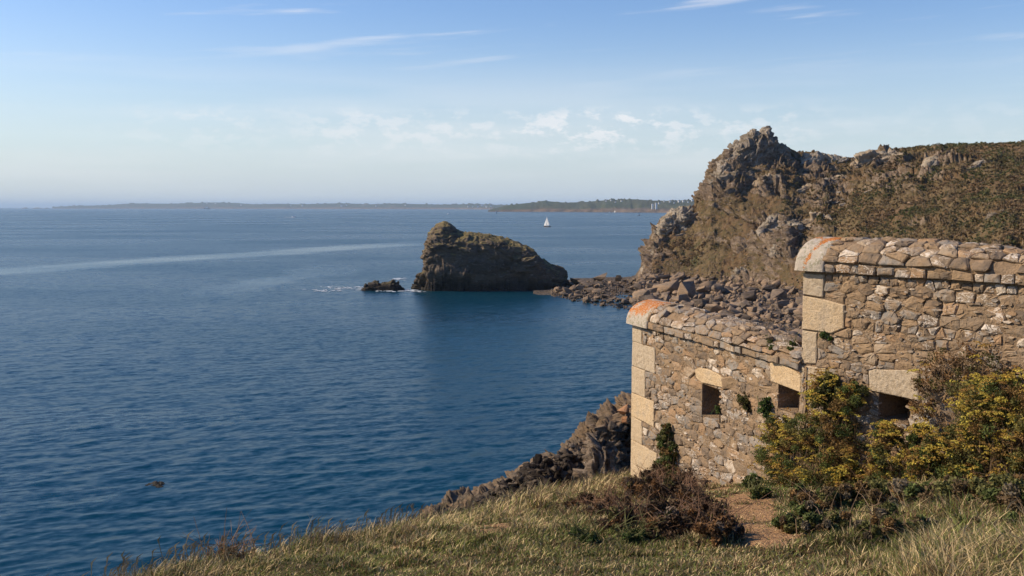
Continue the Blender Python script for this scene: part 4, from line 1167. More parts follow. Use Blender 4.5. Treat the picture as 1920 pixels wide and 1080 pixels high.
def clip_poly(poly, nx, ny, c):
    """keep nx*u + ny*v <= c"""
    out = []
    for i in range(len(poly)):
        p, q = poly[i], poly[(i + 1) % len(poly)]
        a = nx * p[0] + ny * p[1] - c; b = nx * q[0] + ny * q[1] - c
        if a <= 0: out.append(p)
        if (a < 0 < b) or (b < 0 < a):
            t = a / (a - b)
            out.append((p[0] + (q[0] - p[0]) * t, p[1] + (q[1] - p[1]) * t))
    return out
def area(p):
    return 0.5 * sum(p[i][0] * p[(i + 1) % len(p)][1] - p[(i + 1) % len(p)][0] * p[i][1] for i in range(len(p)))
def ccw(p):
    return p if area(p) > 0 else p[::-1]
def cells(u0, u1, v0, v1, rowh, aspect, rg, obstacles=(), gap=0.012):
    """irregular coursed rubble: returns (polygon, touches obstacle)"""
    seeds = []
    v = v0
    while v < v1:
        h = rg.uniform(*rowh)
        u = u0 - rg.random() * h
        while u < u1 + 0.1:
            w_ = h * aspect * rg.uniform(0.55, 1.6)
            if rg.random() < 0.22 and h > rowh[0] * 1.2:   # two thin stones one above the other
                seeds.append((u + w_ / 2, v + h * 0.25)); seeds.append((u + w_ / 2 + rg.uniform(-.2, .2) * w_, v + h * 0.75))
            else:
                seeds.append((u + w_ / 2, v + h * (0.5 + rg.uniform(-.22, .22))))
            u += w_
        v += h
    def inside(p, poly):
        return all((poly[(i + 1) % len(poly)][0] - poly[i][0]) * (p[1] - poly[i][1]) - (poly[(i + 1) % len(poly)][1] - poly[i][1]) * (p[0] - poly[i][0]) > -1e-4 for i in range(len(poly)))
    obs = [ccw(list(o)) for o in obstacles]
    seeds = [s for s in seeds if not any(inside(s, o) for o in obs)]
    A = np.array(seeds)
    out = []
    k = 1.0 / aspect
    for s in seeds:
        poly = [(u0, v0), (u1, v0), (u1, v1), (u0, v1)]
        dd = ((A[:, 0] - s[0]) * k) ** 2 + (A[:, 1] - s[1]) ** 2
        for j in np.argsort(dd)[1:26]:
            q = seeds[j]
            nx, ny = (q[0] - s[0]) * k * k, q[1] - s[1]
            c = nx * (q[0] + s[0]) / 2 + ny * (q[1] + s[1]) / 2
            poly = clip_poly(poly, nx, ny, c)
            if len(poly) < 3: break
        touch = False
        for o in obs:
            if len(poly) < 3: break
            # edge of the obstacle that best separates this stone from it
            best, bl = None, -1e9
            for i in range(len(o)):
                ex, ey = o[(i + 1) % len(o)][0] - o[i][0], o[(i + 1) % len(o)][1] - o[i][1]
                L = math.hypot(ex, ey); nx, ny = ey / L, -ex / L       # outward normal
                sd = nx * (s[0] - o[i][0]) + ny * (s[1] - o[i][1])
                if sd > bl: bl, best = sd, (nx, ny, nx * o[i][0] + ny * o[i][1])
            if bl < 0.8:
                n2 = clip_poly(poly, -best[0], -best[1], -(best[2]))
                if len(n2) >= 3 and abs(abs(area(n2)) - abs(area(poly))) > 1e-6:
                    touch = True
                poly = n2
        if len(poly) >= 3 and abs(area(poly)) > 0.0006:
            out.append((ccw(poly), touch))
    return out
def chaikin(p, a=0.22):
    q = []
    for i in range(len(p)):
        x, y = p[i], p[(i + 1) % len(p)]
        q.append((x[0] + (y[0] - x[0]) * a, x[1] + (y[1] - x[1]) * a))
        q.append((x[0] + (y[0] - x[0]) * (1 - a), x[1] + (y[1] - x[1]) * (1 - a)))
    return q
def stone_arrays(poly, proud, depth, rg, gap=0.010, dressed=False):
    """rings of (u, v, w); returns vertices relative to the centre, faces, centre"""
    cu = sum(p[0] for p in poly) / len(poly); cv = sum(p[1] for p in poly) / len(poly)
    size = math.sqrt(abs(area(poly)))
    # drop vertices that nearly coincide
    pl = [p for i, p in enumerate(poly) if math.dist(p, poly[i - 1]) > 0.012]
    if len(pl) < 3: pl = poly
    if not dressed:
        pl = chaikin(pl, rg.uniform(0.05, 0.14))
    else:
        n = []
        for i in range(len(pl)):
            x, y = pl[i], pl[(i + 1) % len(pl)]
            L = math.dist(x, y)
            m = max(1, int(L / 0.16))
            n.append(x)
            for k in range(1, m):
                n.append((x[0] + (y[0] - x[0]) * k / m, x[1] + (y[1] - x[1]) * k / m))
        pl = n
    loc = [((p[0] - cu), (p[1] - cv)) for p in pl]
    def shrink(q, g):
        L = math.hypot(*q)
        f = max(0.3, 1 - g / max(L, 1e-6) * 1.25)
        return (q[0] * f, q[1] * f)
    jit = 0.004 if dressed else min(0.012, size * 0.07)
    r0 = [shrink(q, gap) for q in loc]
    r0 = [(q[0] + rg.uniform(-jit, jit), q[1] + rg.uniform(-jit, jit)) for q in r0]
    bev = 0.010 if dressed else min(0.016, size * rg.uniform(0.05, 0.13))
    r1 = [shrink(q, bev) for q in r0]
    tu, tv = (0.0, 0.0) if dressed else (rg.gauss(0, 0.09), rg.gauss(0, 0.09))
    wj = 0.003 if dressed else 0.006
    n = len(r0)
    V = [(q[0], q[1], -depth) for q in r0]
    V += [(q[0], q[1], proud - bev * 0.8 + (tu * q[0] + tv * q[1])) for q in r0]
    V += [(q[0], q[1], proud + tu * q[0] + tv * q[1] + rg.uniform(-wj, wj)) for q in r1]
    r2 = [(q[0] * 0.45 + rg.uniform(-1, 1) * jit, q[1] * 0.45 + rg.uniform(-1, 1) * jit) for q in r1]
    V += [(q[0], q[1], proud + tu * q[0] + tv * q[1] + rg.uniform(-wj, wj) + (0.002 if dressed else 0.006)) for q in r2]
    F = []
    for r in range(3):
        for i in range(n):
            j = (i + 1) % n
            F.append((r * n + i, r * n + j, (r + 1) * n + j, (r + 1) * n + i))
    F.append(tuple(3 * n + i for i in range(n)))
    return V, F, (cu, cv)
def add_stone(wall, poly, proud, depth, rg, name='stone', mat=None, parent=None, mapf=None, rnd=None, dressed=False, gap=0.010):
    V, F, (cu, cv) = stone_arrays(poly, proud, depth, rg, gap, dressed)
    if mapf is None:
        verts = [(v[0], -v[2], v[1]) for v in V]; loc = (cu, 0, cv)
    else:
        q = [mapf(v[0] + cu, v[1] + cv, v[2]) for v in V]
        c = mapf(cu, cv, 0)
        verts = [(p[0] - c[0], -(p[1] - c[1]), p[2] - c[2]) for p in q]; loc = (c[0], -c[1], c[2])
    me = bpy.data.meshes.new(name)
    me.from_pydata(verts, [], F)
    a = me.attributes.new('rnd', 'FLOAT', 'POINT')
    r_ = rg.random() if rnd is None else rnd
    a.data.foreach_set('value', np.full(len(verts), r_, np.float32))
    me.update()
    return link(name, me, mat or M_RUB, parent or wall.root, loc)
def joined_stones(wall, lst, rg):
    V, F, Rn = [], [], []
    for poly, touch in lst:
        v, f, (cu, cv) = stone_arrays(poly, rg.uniform(0.002, 0.015), 0.05, rg, 0.003)
        b = len(V)
        V += [(q[0] + cu, -q[2], q[1] + cv) for q in v]
        F += [tuple(b + i for i in q) for q in f]
        Rn += [rg.random()] * len(v)
    me = bpy.data.meshes.new('small_stones')
    me.from_pydata(V, [], F)
    a = me.attributes.new('rnd', 'FLOAT', 'POINT'); a.data.foreach_set('value', np.array(Rn, np.float32))
    tag(link('small_stones', me, M_RUB, wall.root), kind='stuff')
def pxpoly(wall, pts):
    return [wall.uv(*p) for p in pts]
def rect(u0, v0, u1, v1):
    return [(u0, v0), (u1, v0), (u1, v1), (u0, v1)]
def core(wall, u0, u1, v0, v1, openings, seed, thick=0.98, v_of_u=None):
    st = 0.035
    us = np.arange(u0, u1 + st, st); vs = np.arange(v0, v1 + st, st)
    for o in openings:      # snap grid lines to the openings
        for a in (o[0], o[2]): us[np.argmin(np.abs(us - a))] = a
        for a in (o[1], o[3]): vs[np.argmin(np.abs(vs - a))] = a
    U, Vv = np.meshgrid(us, vs, indexing='ij')
    wn = -0.003 + 0.026 * fbm2(U * 2.2 + seed, Vv * 3.0, 3, seed) + 0.010 * fbm2(U * 16, Vv * 20, 2, seed + 1)
    V = np.stack([U.ravel(), -wn.ravel(), Vv.ravel()], 1)
    F = grid_faces(len(us), len(vs))
    cu = U[:-1, :-1].ravel() + st / 2; cv = Vv[:-1, :-1].ravel() + st / 2
    keep = np.ones(len(F), bool)
    for o in openings:
        keep &= ~((cu > o[0]) & (cu < o[2]) & (cv > o[1]) & (cv < o[3]))
    F = F[keep]
    V = V.tolist(); F4 = F.tolist()
    def quad(a, b, c, d):
        i = len(V); V.extend([a, b, c, d]); F4.append([i, i + 1, i + 2, i + 3])
    T = thick
    quad((u0, T, v0), (u1, T, v0), (u1, T, v1), (u0, T, v1))
    quad((u0, -0.004, v0), (u0, T, v0), (u0, T, v1), (u0, -0.004, v1))
    quad((u1, -0.004, v0), (u1, T, v0), (u1, T, v1), (u1, -0.004, v1))
    for a, b, c, d in openings:
        D = T - 0.02
        s_ = 0.04      # the loophole narrows inwards
        quad((a, -0.01, b), (a, -0.01, d), (a + s_, D, d - s_), (a + s_, D, b + s_))
        quad((c, -0.01, b), (c, -0.01, d), (c - s_, D, d - s_), (c - s_, D, b + s_))
        quad((a, -0.01, b), (c, -0.01, b), (c - s_, D, b + s_), (a + s_, D, b + s_))
        quad((a, -0.01, d), (c, -0.01, d), (c - s_, D, d - s_), (a + s_, D, d - s_))
    link('mortar_core', np_mesh('mortar_core', V, np.array(F4)), M_MOR, wall.root)
def pinnings(wall, n, u0, u1, v0, v1, obstacles, rg, parent):
    V, F, Rn = [], [], []
    obs = [ccw(list(o)) for o in obstacles]
    def inside(p, poly):
        return all((poly[(i + 1) % len(poly)][0] - poly[i][0]) * (p[1] - poly[i][1]) - (poly[(i + 1) % len(poly)][1] - poly[i][1]) * (p[0] - poly[i][0]) > -1e-4 for i in range(len(poly)))
    for _ in range(n):
        c = (rg.uniform(u0, u1), rg.uniform(v0, v1))
        if any(inside(c, o) for o in obs): continue
        a, b_ = rg.uniform(0.02, 0.07), rg.uniform(0.010, 0.026)
        k = rg.randint(4, 6); ph = rg.uniform(0, 6)
        poly = [(c[0] + a * math.cos(ph + 2 * math.pi * i / k) * rg.uniform(.7, 1.2), c[1] + b_ * math.sin(ph + 2 * math.pi * i / k) * rg.uniform(.7, 1.2)) for i in range(k)]
        h = rg.uniform(0.008, 0.024)
        i0 = len(V)
        V += [(p[0], 0.03, p[1]) for p in poly] + [(c[0] + (p[0] - c[0]) * .8, -h + rg.uniform(-.004, .004), c[1] + (p[1] - c[1]) * .8) for p in poly]
        F += [(i0 + i, i0 + (i + 1) % k, i0 + k + (i + 1) % k, i0 + k + i) for i in range(k)] + [tuple(i0 + k + i for i in range(k))]
        Rn += [rg.random()] * (2 * k)
    me = bpy.data.meshes.new('pinning_stones')
    me.from_pydata(V, [], F)
    a = me.attributes.new('rnd', 'FLOAT', 'POINT'); a.data.foreach_set('value', np.array(Rn, np.float32))
    tag(link('pinning_stones', me, M_RUB, parent), kind='stuff')
def coping(wall, u0, u1, ruin, rg, seed, rows_keep=0.9):
    """rounded rubble coping over a drip course"""
    def prof(u, th):
        k = ruin(u)
        return (-0.30 + 0.370 * np.cos(th), HD - 0.02 + 0.275 * k * np.sin(th))
    # earth filling
    us = np.arange(u0, u1 + .03, 0.04); ths = np.linspace(-0.12, math.pi + 0.1, 36)
    U, T = np.meshgrid(us, ths, indexing='ij')
    K = np.array([ruin(u) for u in us])[:, None]
    nn = 0.035 * fbm2(U * 3, T * 2, 3, seed) + 0.015 * fbm2(U * 14, T * 6, 2, seed + 2) - 0.02
    Wc = -0.30 + (0.370 + nn) * np.cos(T); Vc = HD - 0.02 + (0.275 * K + nn) * np.sin(T)
    link('coping_fill', np_mesh('coping_fill', np.stack([U.ravel(), -Wc.ravel(), Vc.ravel()], 1), grid_faces(len(us), len(ths)), smooth=True), M_MOR, wall.root)
    # drip course
    u = u0
    while u < u1:
        L = rg.uniform(0.09, 0.32) * (1.25 if wall is WA else 0.8)
        e = min(u + L, u1)
        if e - u > 0.04:
            tl_, tr_ = HD + rg.uniform(-.022, .012), HD + rg.uniform(-.022, .012)
            add_stone(wall, [(u, rg.uniform(0, .008)), (e, rg.uniform(0, .008)), (e - rg.uniform(0, .012), tr_), (u + rg.uniform(0, .012), tl_)], 0.068 + rg.uniform(-.018, .014), 0.10, rg, 'coping_stone', gap=0.004, dressed=rg.random() < 0.6)
        u = e
    # rounded upper stones
    def mapf(uu, s_, h):
        th = s_ / 0.34
        k = ruin(uu)
        w_ = -0.30 + (0.370 + h) * math.cos(th)
        v = HD - 0.02 + (0.275 * k + h) * math.sin(th)
        return (uu, w_, v)
    asp = 1.7 if wall is WA else 1.35
    for poly, _ in cells(u0, u1, 0.045, 1.05, (0.10, 0.17), asp, rg):
        cu = sum(p[0] for p in poly) / len(poly)
        if rg.random() > rows_keep * (0.55 + 0.45 * ruin(cu)): continue
        add_stone(wall, poly, rg.uniform(0.002, 0.020) + (0.02 if ruin(cu) < .8 else 0), 0.05, rg, 'coping_stone', mapf=mapf, gap=rg.choice((0.001, 0.003, 0.007)))
def capstone(wall, u0, u1, lich, seed):
    us = np.linspace(u0, u1, 30); ths = np.linspace(-0.02, math.pi, 46)
    U, T = np.meshgrid(us, ths, indexing='ij')
    ends = np.clip(np.minimum(U - u0, u1 - U) / 0.05, 0, 1) ** 0.5
    nn = 0.012 * fbm2(U * 5, T * 2.4, 4, seed) - 0.02 * (1 - ends)
    Wc = -0.30 + (0.405 + nn) * np.cos(T); Vc = -0.005 + (0.375 + nn) * np.abs(np.sin(T)) ** 0.86
    V = np.stack([U.ravel(), -Wc.ravel(), Vc.ravel()], 1).tolist()
    F = grid_faces(len(us), len(ths)).tolist()
    nv = len(ths)
    me = bpy.data.meshes.new('capstone')
    F = [tuple(f) for f in F] + [tuple(range(nv)), tuple((len(us) - 1) * nv + i for i in range(nv))[::-1]] + [(0, (len(us) - 1) * nv, len(us) * nv - 1, nv - 1)]
    me.from_pydata(V, [], F)
    a = me.attributes.new('lichen', 'FLOAT', 'POINT')
    a.data.foreach_set('value', (lich(U, T)).ravel().astype(np.float32))
    for p in me.polygons: p.use_smooth = len(p.vertices) == 4
    me.update()
    return link('capstone', me, M_LIC, wall.root)

def build_walls():
    rg = random.Random(3)
    # ---- lower wall
    base = -2.75
    rows = [608, 640, 686, 736, 781, 825, 868, 905, 945]
    vs = [WA.uv(1187, r)[1] for r in rows]
    wide = [1204, 1229, 1211, 1228, 1205, 1233, 1208, 1230]
    quo = []
    for k in range(len(rows) - 1):
        ue = WA.uv(wide[k], (rows[k] + rows[k + 1]) / 2)[0]
        quo.append(rect(-0.012, vs[k + 1], ue, vs[k] - (0.002 if k == 0 else 0)))
    l1 = pxpoly(WA, [(1305, 692), (1314, 689), (1330, 692), (1345, 699), (1358, 709), (1358, 727), (1318, 718), (1307, 708)])
    l2 = pxpoly(WA, [(1445, 674), (1452, 672), (1470, 680), (1500, 700), (1504, 706), (1504, 736), (1447, 715)])
    def opening(wl, x0, x1, yt, yb):
        a = wl.uv(x0, yt); b_ = wl.uv(x1, yt)
        return (a[0], wl.uv(x0, yb)[1], b_[0], a[1])
    o1 = opening(WA, 1318, 1351, 719, 778)
    o2 = opening(WA, 1461, 1499, 720, 765)
    obs = quo + [l1, l2, rect(*o1), rect(*o2)]
    core(WA, 0.012, LA, base, 0.05, [o1, o2], 4)
    for q in quo:
        add_stone(WA, q, 0.014 + rg.uniform(-.004, .006), 0.45, rg, 'quoin_stone', M_GRA, dressed=True, gap=0.004)
    for l in (l1, l2):
        add_stone(WA, ccw(l), 0.022, 0.25, rg, 'lintel', M_GRA, dressed=True, gap=0.004)
    cs = cells(0.0, LA, base, -0.01, (0.085, 0.15), 2.0, rg, obs)
    cs.sort(key=lambda c: -abs(area(c[0])))
    joined_stones(WA, cs[300:], rg)
    for poly, touch in cs[:300]:
        add_stone(WA, poly, rg.uniform(0.002, 0.015), 0.30 if touch else 0.05, rg, 'stone', gap=rg.choice((0.001, 0.002, 0.004, 0.009)))
    pinnings(WA, 800, 0.3, LA, base + .3, -0.02, obs, rg, WA.root)
    ruA = lambda u: float(np.interp(u, [0, 2.3, 2.9, 3.5, 4.2, 5], [1, 0.95, 0.8, 0.55, 0.35, 0.3]))
    coping(WA, 0.62, LA - 0.05, ruA, rg, 7, 0.95)
    capstone(WA, -0.07, 0.66, lambda U, T: 0.50 * np.exp(-((T - 1.0) / 0.85) ** 4) - 0.25 * np.clip((U - 0.35) / 0.3, 0, 1) * np.clip((0.9 - T) / 0.5, 0, 1) + 0.12 * fbm2(U * 6, T * 3, 3, 5), 5)
    # ---- upper wall
    baseB = -DB + base
    q1 = pxpoly(WB, [(1509, 512), (1548, 515), (1545, 558), (1508, 553)])
    q2 = pxpoly(WB, [(1508, 554), (1546, 560), (1586, 571), (1584, 616), (1562, 627), (1535, 622), (1508, 617)])
    q3 = pxpoly(WB, [(1507, 619), (1533, 623), (1532, 682), (1507, 682)])
    q4 = pxpoly(WB, [(1506, 684), (1550, 690), (1550, 735), (1506, 735)])
    l3 = pxpoly(WB, [(1631, 695), (1640, 692), (1700, 693), (1726, 700), (1727, 752), (1632, 733)])
    o3 = opening(WB, 1650, 1706, 736, 786)
    l3 = [p for p in l3]
    obsB = [q1, q2, q3, q4, l3, rect(*o3)]
    core(WB, 0.0, LB, baseB, 0.05, [o3], 14)
    for q in (q1, q2, q3, q4):
        q = ccw(q)
        q = [((-0.014 if p[0] < 0.03 else p[0]), p[1]) for p in q]
        add_stone(WB, q, 0.016 + rg.uniform(-.004, .006), 0.45, rg, 'quoin_stone', M_GRA, dressed=True, gap=0.004)
    add_stone(WB, ccw(l3), 0.03, 0.25, rg, 'lintel', M_GRA, dressed=True, gap=0.004)
    cs = cells(0.0, 4.58, -2.1, -0.01, (0.065, 0.165), 1.45, rg, obsB)
    cs.sort(key=lambda c: -abs(area(c[0])))
    seen = [c for c in cs if c[0][0][0] < 2.75]; beyond = [c for c in cs if c[0][0][0] >= 2.75]
    joined_stones(WB, seen[300:] + beyond, rg)
    for poly, touch in seen[:300]:
        add_stone(WB, poly, rg.uniform(0.002, 0.017), 0.30 if touch else 0.05, rg, 'stone', gap=rg.choice((0.001, 0.002, 0.004, 0.009)))
    pinnings(WB, 950, 0.3, 4.55, -2.1, -0.02, obsB, rg, WB.root)
    ruB = lambda u: float(np.interp(u, [0, 1.4, 1.8, 2.3, 3, 6], [1, 1.0, 0.88, 0.82, 0.85, 0.8]))
    coping(WB, 0.28, 4.55, ruB, rg, 17, 0.93)
    capstone(WB, -0.07, 0.31, lambda U, T: 0.44 * np.exp(-((T - 1.35) / 0.35) ** 2) + 0.40 * np.exp(-((U - 0.17 - 0.1 * (T - 1)) / 0.05) ** 2) + 0.1 * fbm2(U * 8, T * 3, 3, 6), 9)
build_walls()

# ------------------------------------------------------------------ rocky spur beyond the wall end
def spur():
    c1 = crest_pts([(1290, 735), (1240, 742), (1196, 750), (1180, 752), (1166, 757), (1160, 768), (1140, 782), (1120, 797), (1098, 812), (1084, 820), (1060, 834), (1046, 850), (1022, 862), (1004, 868), (990, 878), (972, 898), (950, 915), (925, 928), (900, 942), (860, 958), (815, 978), (770, 1000), (720, 1040)], (19.5, 17.2))
    bzf = lambda s: np.interp(s, [0, 1], [EYE - 8.5, EYE - 13.0])
    spurs = []
    spurs.append(tag(link('rock_spur', crag_mesh('rock_spur', c1, 1.7, 3.0, bzf, 330, 150, 0.75, (0.34, 0.2, 0.085), (1.5, 0.6, 0.24), (0.35, -0.5, 1.0), 2.2, 61), M_SPUR),
        'craggy brown rock spur falling to the sea left of the wall end', 'rock'))
    c2 = crest_pts([(1078, 860), (1062, 858), (1040, 876), (1020, 866), (1000, 861), (984, 866), (970, 886), (954, 905), (936, 930), (900, 962)], 16.6)
    bz2 = EYE - 8.0
    spurs.append(tag(link('rock_spur', crag_mesh('rock_spur', c2, 1.1, 1.2, bz2, 200, 100, 0.7, (0.24, 0.14, 0.06), (1.0, 0.4, 0.18), (0.5, -0.4, 1.0), 2.2, 67), mat_rock('dark_spur_rock', BLACK, None, 0.0, 5.0, 0.08, 0.12)),
        'near black jagged rock mass below the brown spur', 'rock'))
    c3 = crest_pts([(1150, 846), (1138, 832), (1122, 826), (1110, 838), (1104, 862), (1098, 900)], 16.3)
    tag(link('rock_spur', crag_mesh('rock_spur', c3, 0.7, 1.0, EYE - 7.0, 90, 70, 0.7, (0.20, 0.13, 0.07), (0.6, 0.26, 0.12), (0.9, -0.3, 0.3), 2.6, 71), mat_rock('veined_rock', BROWN, None, 0.0, 9.0, 0.06, 1.0)),
        'white veined upright rock face between the spur and the grass', 'rock')
    rg = random.Random(8)
    SV = []
    for o in spurs:
        v = np.empty(len(o.data.vertices) * 3, np.float32); o.data.vertices.foreach_get('co', v)
        SV.append(v.reshape(-1, 3))
    SV = np.concatenate(SV)
    spx, spy = proj(SV)
    def surf(px, py):
        d2 = (spx - px) ** 2 + (spy - py) ** 2
        near = np.argsort(d2)[:12]
        return SV[near[np.argmin(SV[near, 1])]]
    def block(px, py, Y, r_, lb, mt=None):
        p = surf(px, py)
        s_ = r_ / FPX * p[1]
        me = hull_mesh('blk%d' % rg.randrange(10 ** 6), 13, 1, 0.8, 0.7, rg.randrange(500), 0.8)
        o = link('rock_block', me, mt or M_SPUR)
        o.location = p; o.scale = (s_,) * 3; o.rotation_euler = (rg.uniform(-.4, .4), rg.uniform(-.4, .4), rg.uniform(0, 6))
        tag(o, lb, 'rock', 'loose blocks on the spur')
    orange = mat_rock('orange_rock', [(0.3, (0.22, 0.10, 0.045)), (0.5, (0.40, 0.19, 0.08)), (0.7, (0.45, 0.25, 0.13))], None, 0, 6.0, 0.05, 0.3)
    block(1172, 768, 18.3, 15, 'orange tinted block at the top of the spur against the wall corner', orange)
    block(1176, 790, 18.0, 11, 'pinkish stone just below the orange block', orange)
    block(1130, 806, 17.6, 14, 'tilted brown slab on the spur crest')
    block(1150, 800, 17.4, 12, 'grey brown block under the spur crest beside the wall')
    block(1095, 830, 17.3, 12, 'dark block on the lower spur crest')
    block(1160, 830, 17.0, 13, 'brown block halfway down the spur next to the wall corner')
    items = []
    for _ in range(460):
        t = rg.random()
        px = 1190 - t * 330; py = 765 + t * 190 + rg.uniform(5, 110) * (1 - 0.6 * t)
        p = surf(px, py); s_ = rg.uniform(3, 13) / FPX * p[1]
        items.append((rg.randrange(19), (p[0], p[1] + 0.05, p[2]), (s_, s_, s_ * .6), (rg.uniform(-.6, .6), rg.uniform(-.6, .6), rg.uniform(0, 6))))
    tag(link('spur_rubble', scatter_mesh('spur_rubble', items, BOULDERS), M_SPUR), 'broken stones lying over the rock spur', 'rubble', kind='stuff')
spur()

# ------------------------------------------------------------------ plants
def wall_Y(px):
    """distance of the wall face along a photograph column"""
    wl = WA if px < 1506 else WB
    u, v = wl.uv(px, 720)
    return float(wl.world(u, v, 0)[1])
OLIVE = np.array([0.115, 0.115, 0.034]); GREEN = np.array([0.090, 0.135, 0.034]); DGREEN = np.array([0.052, 0.072, 0.022])
RUST = np.array([0.21, 0.105, 0.038]); BRN = np.array([0.085, 0.050, 0.028]); STRAW = np.array([0.36, 0.26, 0.125]); GREYB = np.array([0.16, 0.125, 0.095]); DRK = np.array([0.040, 0.028, 0.018])
def umbel_mesh(col, seed):
    """flat-topped flower head: short rays carrying small clustered florets"""
    rng = np.random.default_rng(seed)
    n = 26
    a = rng.random(n) * 2 * math.pi; r_ = np.sqrt(rng.random(n))
    c = np.stack([np.cos(a) * r_, np.sin(a) * r_, 0.45 - 0.4 * r_ ** 2 + rng.normal(0, .06, n)], 1)
    V, F, C = leaf_cloud(c, np.full(n, 0.17), np.full(n, 7), np.full(n, 0.12), np.repeat(col[None, :], n, 0) * rng.uniform(.65, 1.35, (n, 1)), rng)
    me = np_mesh('flower_head', V, F, {'Col': C})
    me.materials.append(M_LEAF)
    return me
UMB = [umbel_mesh(np.array(c), 90 + i) for i, c in enumerate([(0.56, 0.43, 0.08), (0.62, 0.51, 0.10), (0.48, 0.31, 0.07), (0.36, 0.20, 0.06), (0.54, 0.38, 0.07), (0.40, 0.25, 0.07)])]
def stems_mesh(name, segs, col, seed):
    """segs: polylines with radii; three-sided tubes, colour varied"""
    rg = random.Random(seed)
    mb = MB()
    cols = []
    for pts, r0, r1 in segs:
        b = len(mb.v)
        mb.tube(pts, r0, r1, 3)
        f = rg.uniform(0.6, 1.4)
        cols += [tuple(c * f for c in col)] * (len(mb.v) - b)
    me = mb.mesh(name)
    a = me.attributes.new('Col', 'FLOAT_COLOR', 'POINT')
    a.data.foreach_set('color', np.concatenate([np.array(cols, np.float32), np.ones((len(cols), 1), np.float32)], 1).ravel())
    return me
def shrub(name, label, cat, lobes, cols, weights, leaf, dens, twig_col, ntwig, heads=0, group=None, seed=0, base=None, head_r=(0.030, 0.055), shell=0.35, up=0.3, leafmat=None, twig_out=1.1, bare=0.0):
    """lobes: (x, y, z, r) world; feathery clumps on branching stems"""
    rng = np.random.default_rng(seed); rg = random.Random(seed)
    L = np.array(lobes, float)
    if base is None:
        bx, by = L[:, 0].mean(), L[:, 1].mean()
        base = np.array([bx, by, float(gz_fast(bx, by))])
    base = np.array(base, float)
    root = empty(name, tuple(base), label, cat, group)
    # clumps inside the lobes
    cc, rr = [], []
    for x, y, z, r_ in L:
        k = max(4, int(26 * (1 - bare)))
        d = rng.normal(size=(k, 3)); d /= np.linalg.norm(d, axis=1, keepdims=True)
        cc.append(np.array([x, y, z]) + d * (r_ * rng.random(k) ** shell)[:, None]); rr.append(r_ * rng.uniform(0.18, 0.42, k))
    cc = np.concatenate(cc); rr = np.concatenate(rr)
    ci = rng.choice(len(cols), len(cc), p=np.array(weights) / sum(weights))
    col = np.array(cols)[ci] * rng.uniform(0.85, 1.2, (len(cc), 1))
    col = col * 0.65 + np.average(np.array(cols), axis=0, weights=weights) * 0.35
    cnt = np.maximum(6, (dens * rng.uniform(0.6, 1.4, len(cc))).astype(int))
    V, F, C = leaf_cloud(cc, rr, cnt, np.full(len(cc), leaf), col, rng, 0.9)
    link('foliage', np_mesh('foliage', V - base, F, {'Col': C}), leafmat or M_LEAF, root)
    segs = []
    for k in range(ntwig):
        x, y, z, r_ = L[rg.randrange(len(L))]
        d = Vector((rg.gauss(0, 1), rg.gauss(0, 1), rg.gauss(up, 1))).normalized() * r_ * rg.uniform(0.5, twig_out)
        tip = Vector((x, y, z)) + d - Vector(base)
        st = Vector((rg.uniform(-.12, .12) + (x - base[0]) * .55, rg.uniform(-.08, .08) + (y - base[1]) * .55, 0.0))
        st.z = float(gz_fast(st.x + base[0], st.y + base[1])) - base[2] if base[2] < EYE - 1.0 and name != 'wall_plant' else 0.0
        mid = st.lerp(tip, 0.5) + Vector((rg.gauss(0, .05), rg.gauss(0, .05), rg.gauss(0.03, .05)))
        segs.append(([st, mid, tip], rg.uniform(0.003, 0.006), 0.0012))
        if bare >= 0.35 and name == 'dry_climber':
            segs[-1] = ([Vector((x, y, z)) - Vector(base) - d * 0.6 - Vector((0, 0, r_ * 0.5)), Vector((x, y, z)) - Vector(base) + Vector((rg.gauss(0, .05), rg.gauss(0, .05), 0)), tip], 0.0035, 0.0012)
        if rg.random() < 0.6:
            q = mid + Vector((rg.gauss(0, .12), rg.gauss(0, .12), abs(rg.gauss(.1, .08))))
            segs.append(([mid, mid.lerp(q, .5) + Vector((0, 0, .02)), q], 0.0028, 0.001))
    if segs:
        tag(link('stems', stems_mesh('stems', segs, twig_col, seed), M_STEM, root), kind='stuff')
    for k in range(heads):
        x, y, z, r_ = L[rg.randrange(len(L))]
        d = Vector((rg.gauss(-0.35, 1), rg.gauss(-0.5, 1), rg.gauss(0.35, 0.9))).normalized()
        p = Vector((x, y, z)) + d * r_ * rg.uniform(0.85, 1.12)
        n_sub = rg.choice((1, 2, 2, 3))
        for q in range(n_sub):
            o = link('flower_head', UMB[rg.choice((0, 0, 1, 1, 2, 3, 4, 5))], None, root)
            s_ = rg.uniform(*head_r)
            o.location = p - Vector(base) + Vector((rg.gauss(0, .05), rg.gauss(0, .05), rg.gauss(0, .03)))
            o.scale = (s_, s_, s_ * rg.uniform(.7, 1.1))
            o.rotation_euler = (rg.uniform(-.5, .5), rg.uniform(-.5, .5), rg.uniform(0, 6.3))
    return root
def lobes_wall(lst, gap=0.06):
    out = []
    for px, py, r_ in lst:
        Y = wall_Y(px)
        rm = r_ / FPX * Y
        p = at(px, py, Y - rm * 0.75 - gap)
        out.append((p[0], p[1], p[2], rm * 1.1))
    return out
def lobes_ground(lst, lift=0.45):
    out = []
    for px, py, r_ in lst:
        g = gpt(px, py + r_ * 0.55)
        rm = r_ / FPX * g[1]
        out.append((g[0], g[1], g[2] + rm * lift, rm))
    return out
YOL = np.array([0.21, 0.175, 0.05])
FCOL, FW = [OLIVE, GREEN, DGREEN, RUST, YOL], [3, 2.2, 1.4, 2.0, 2.6]
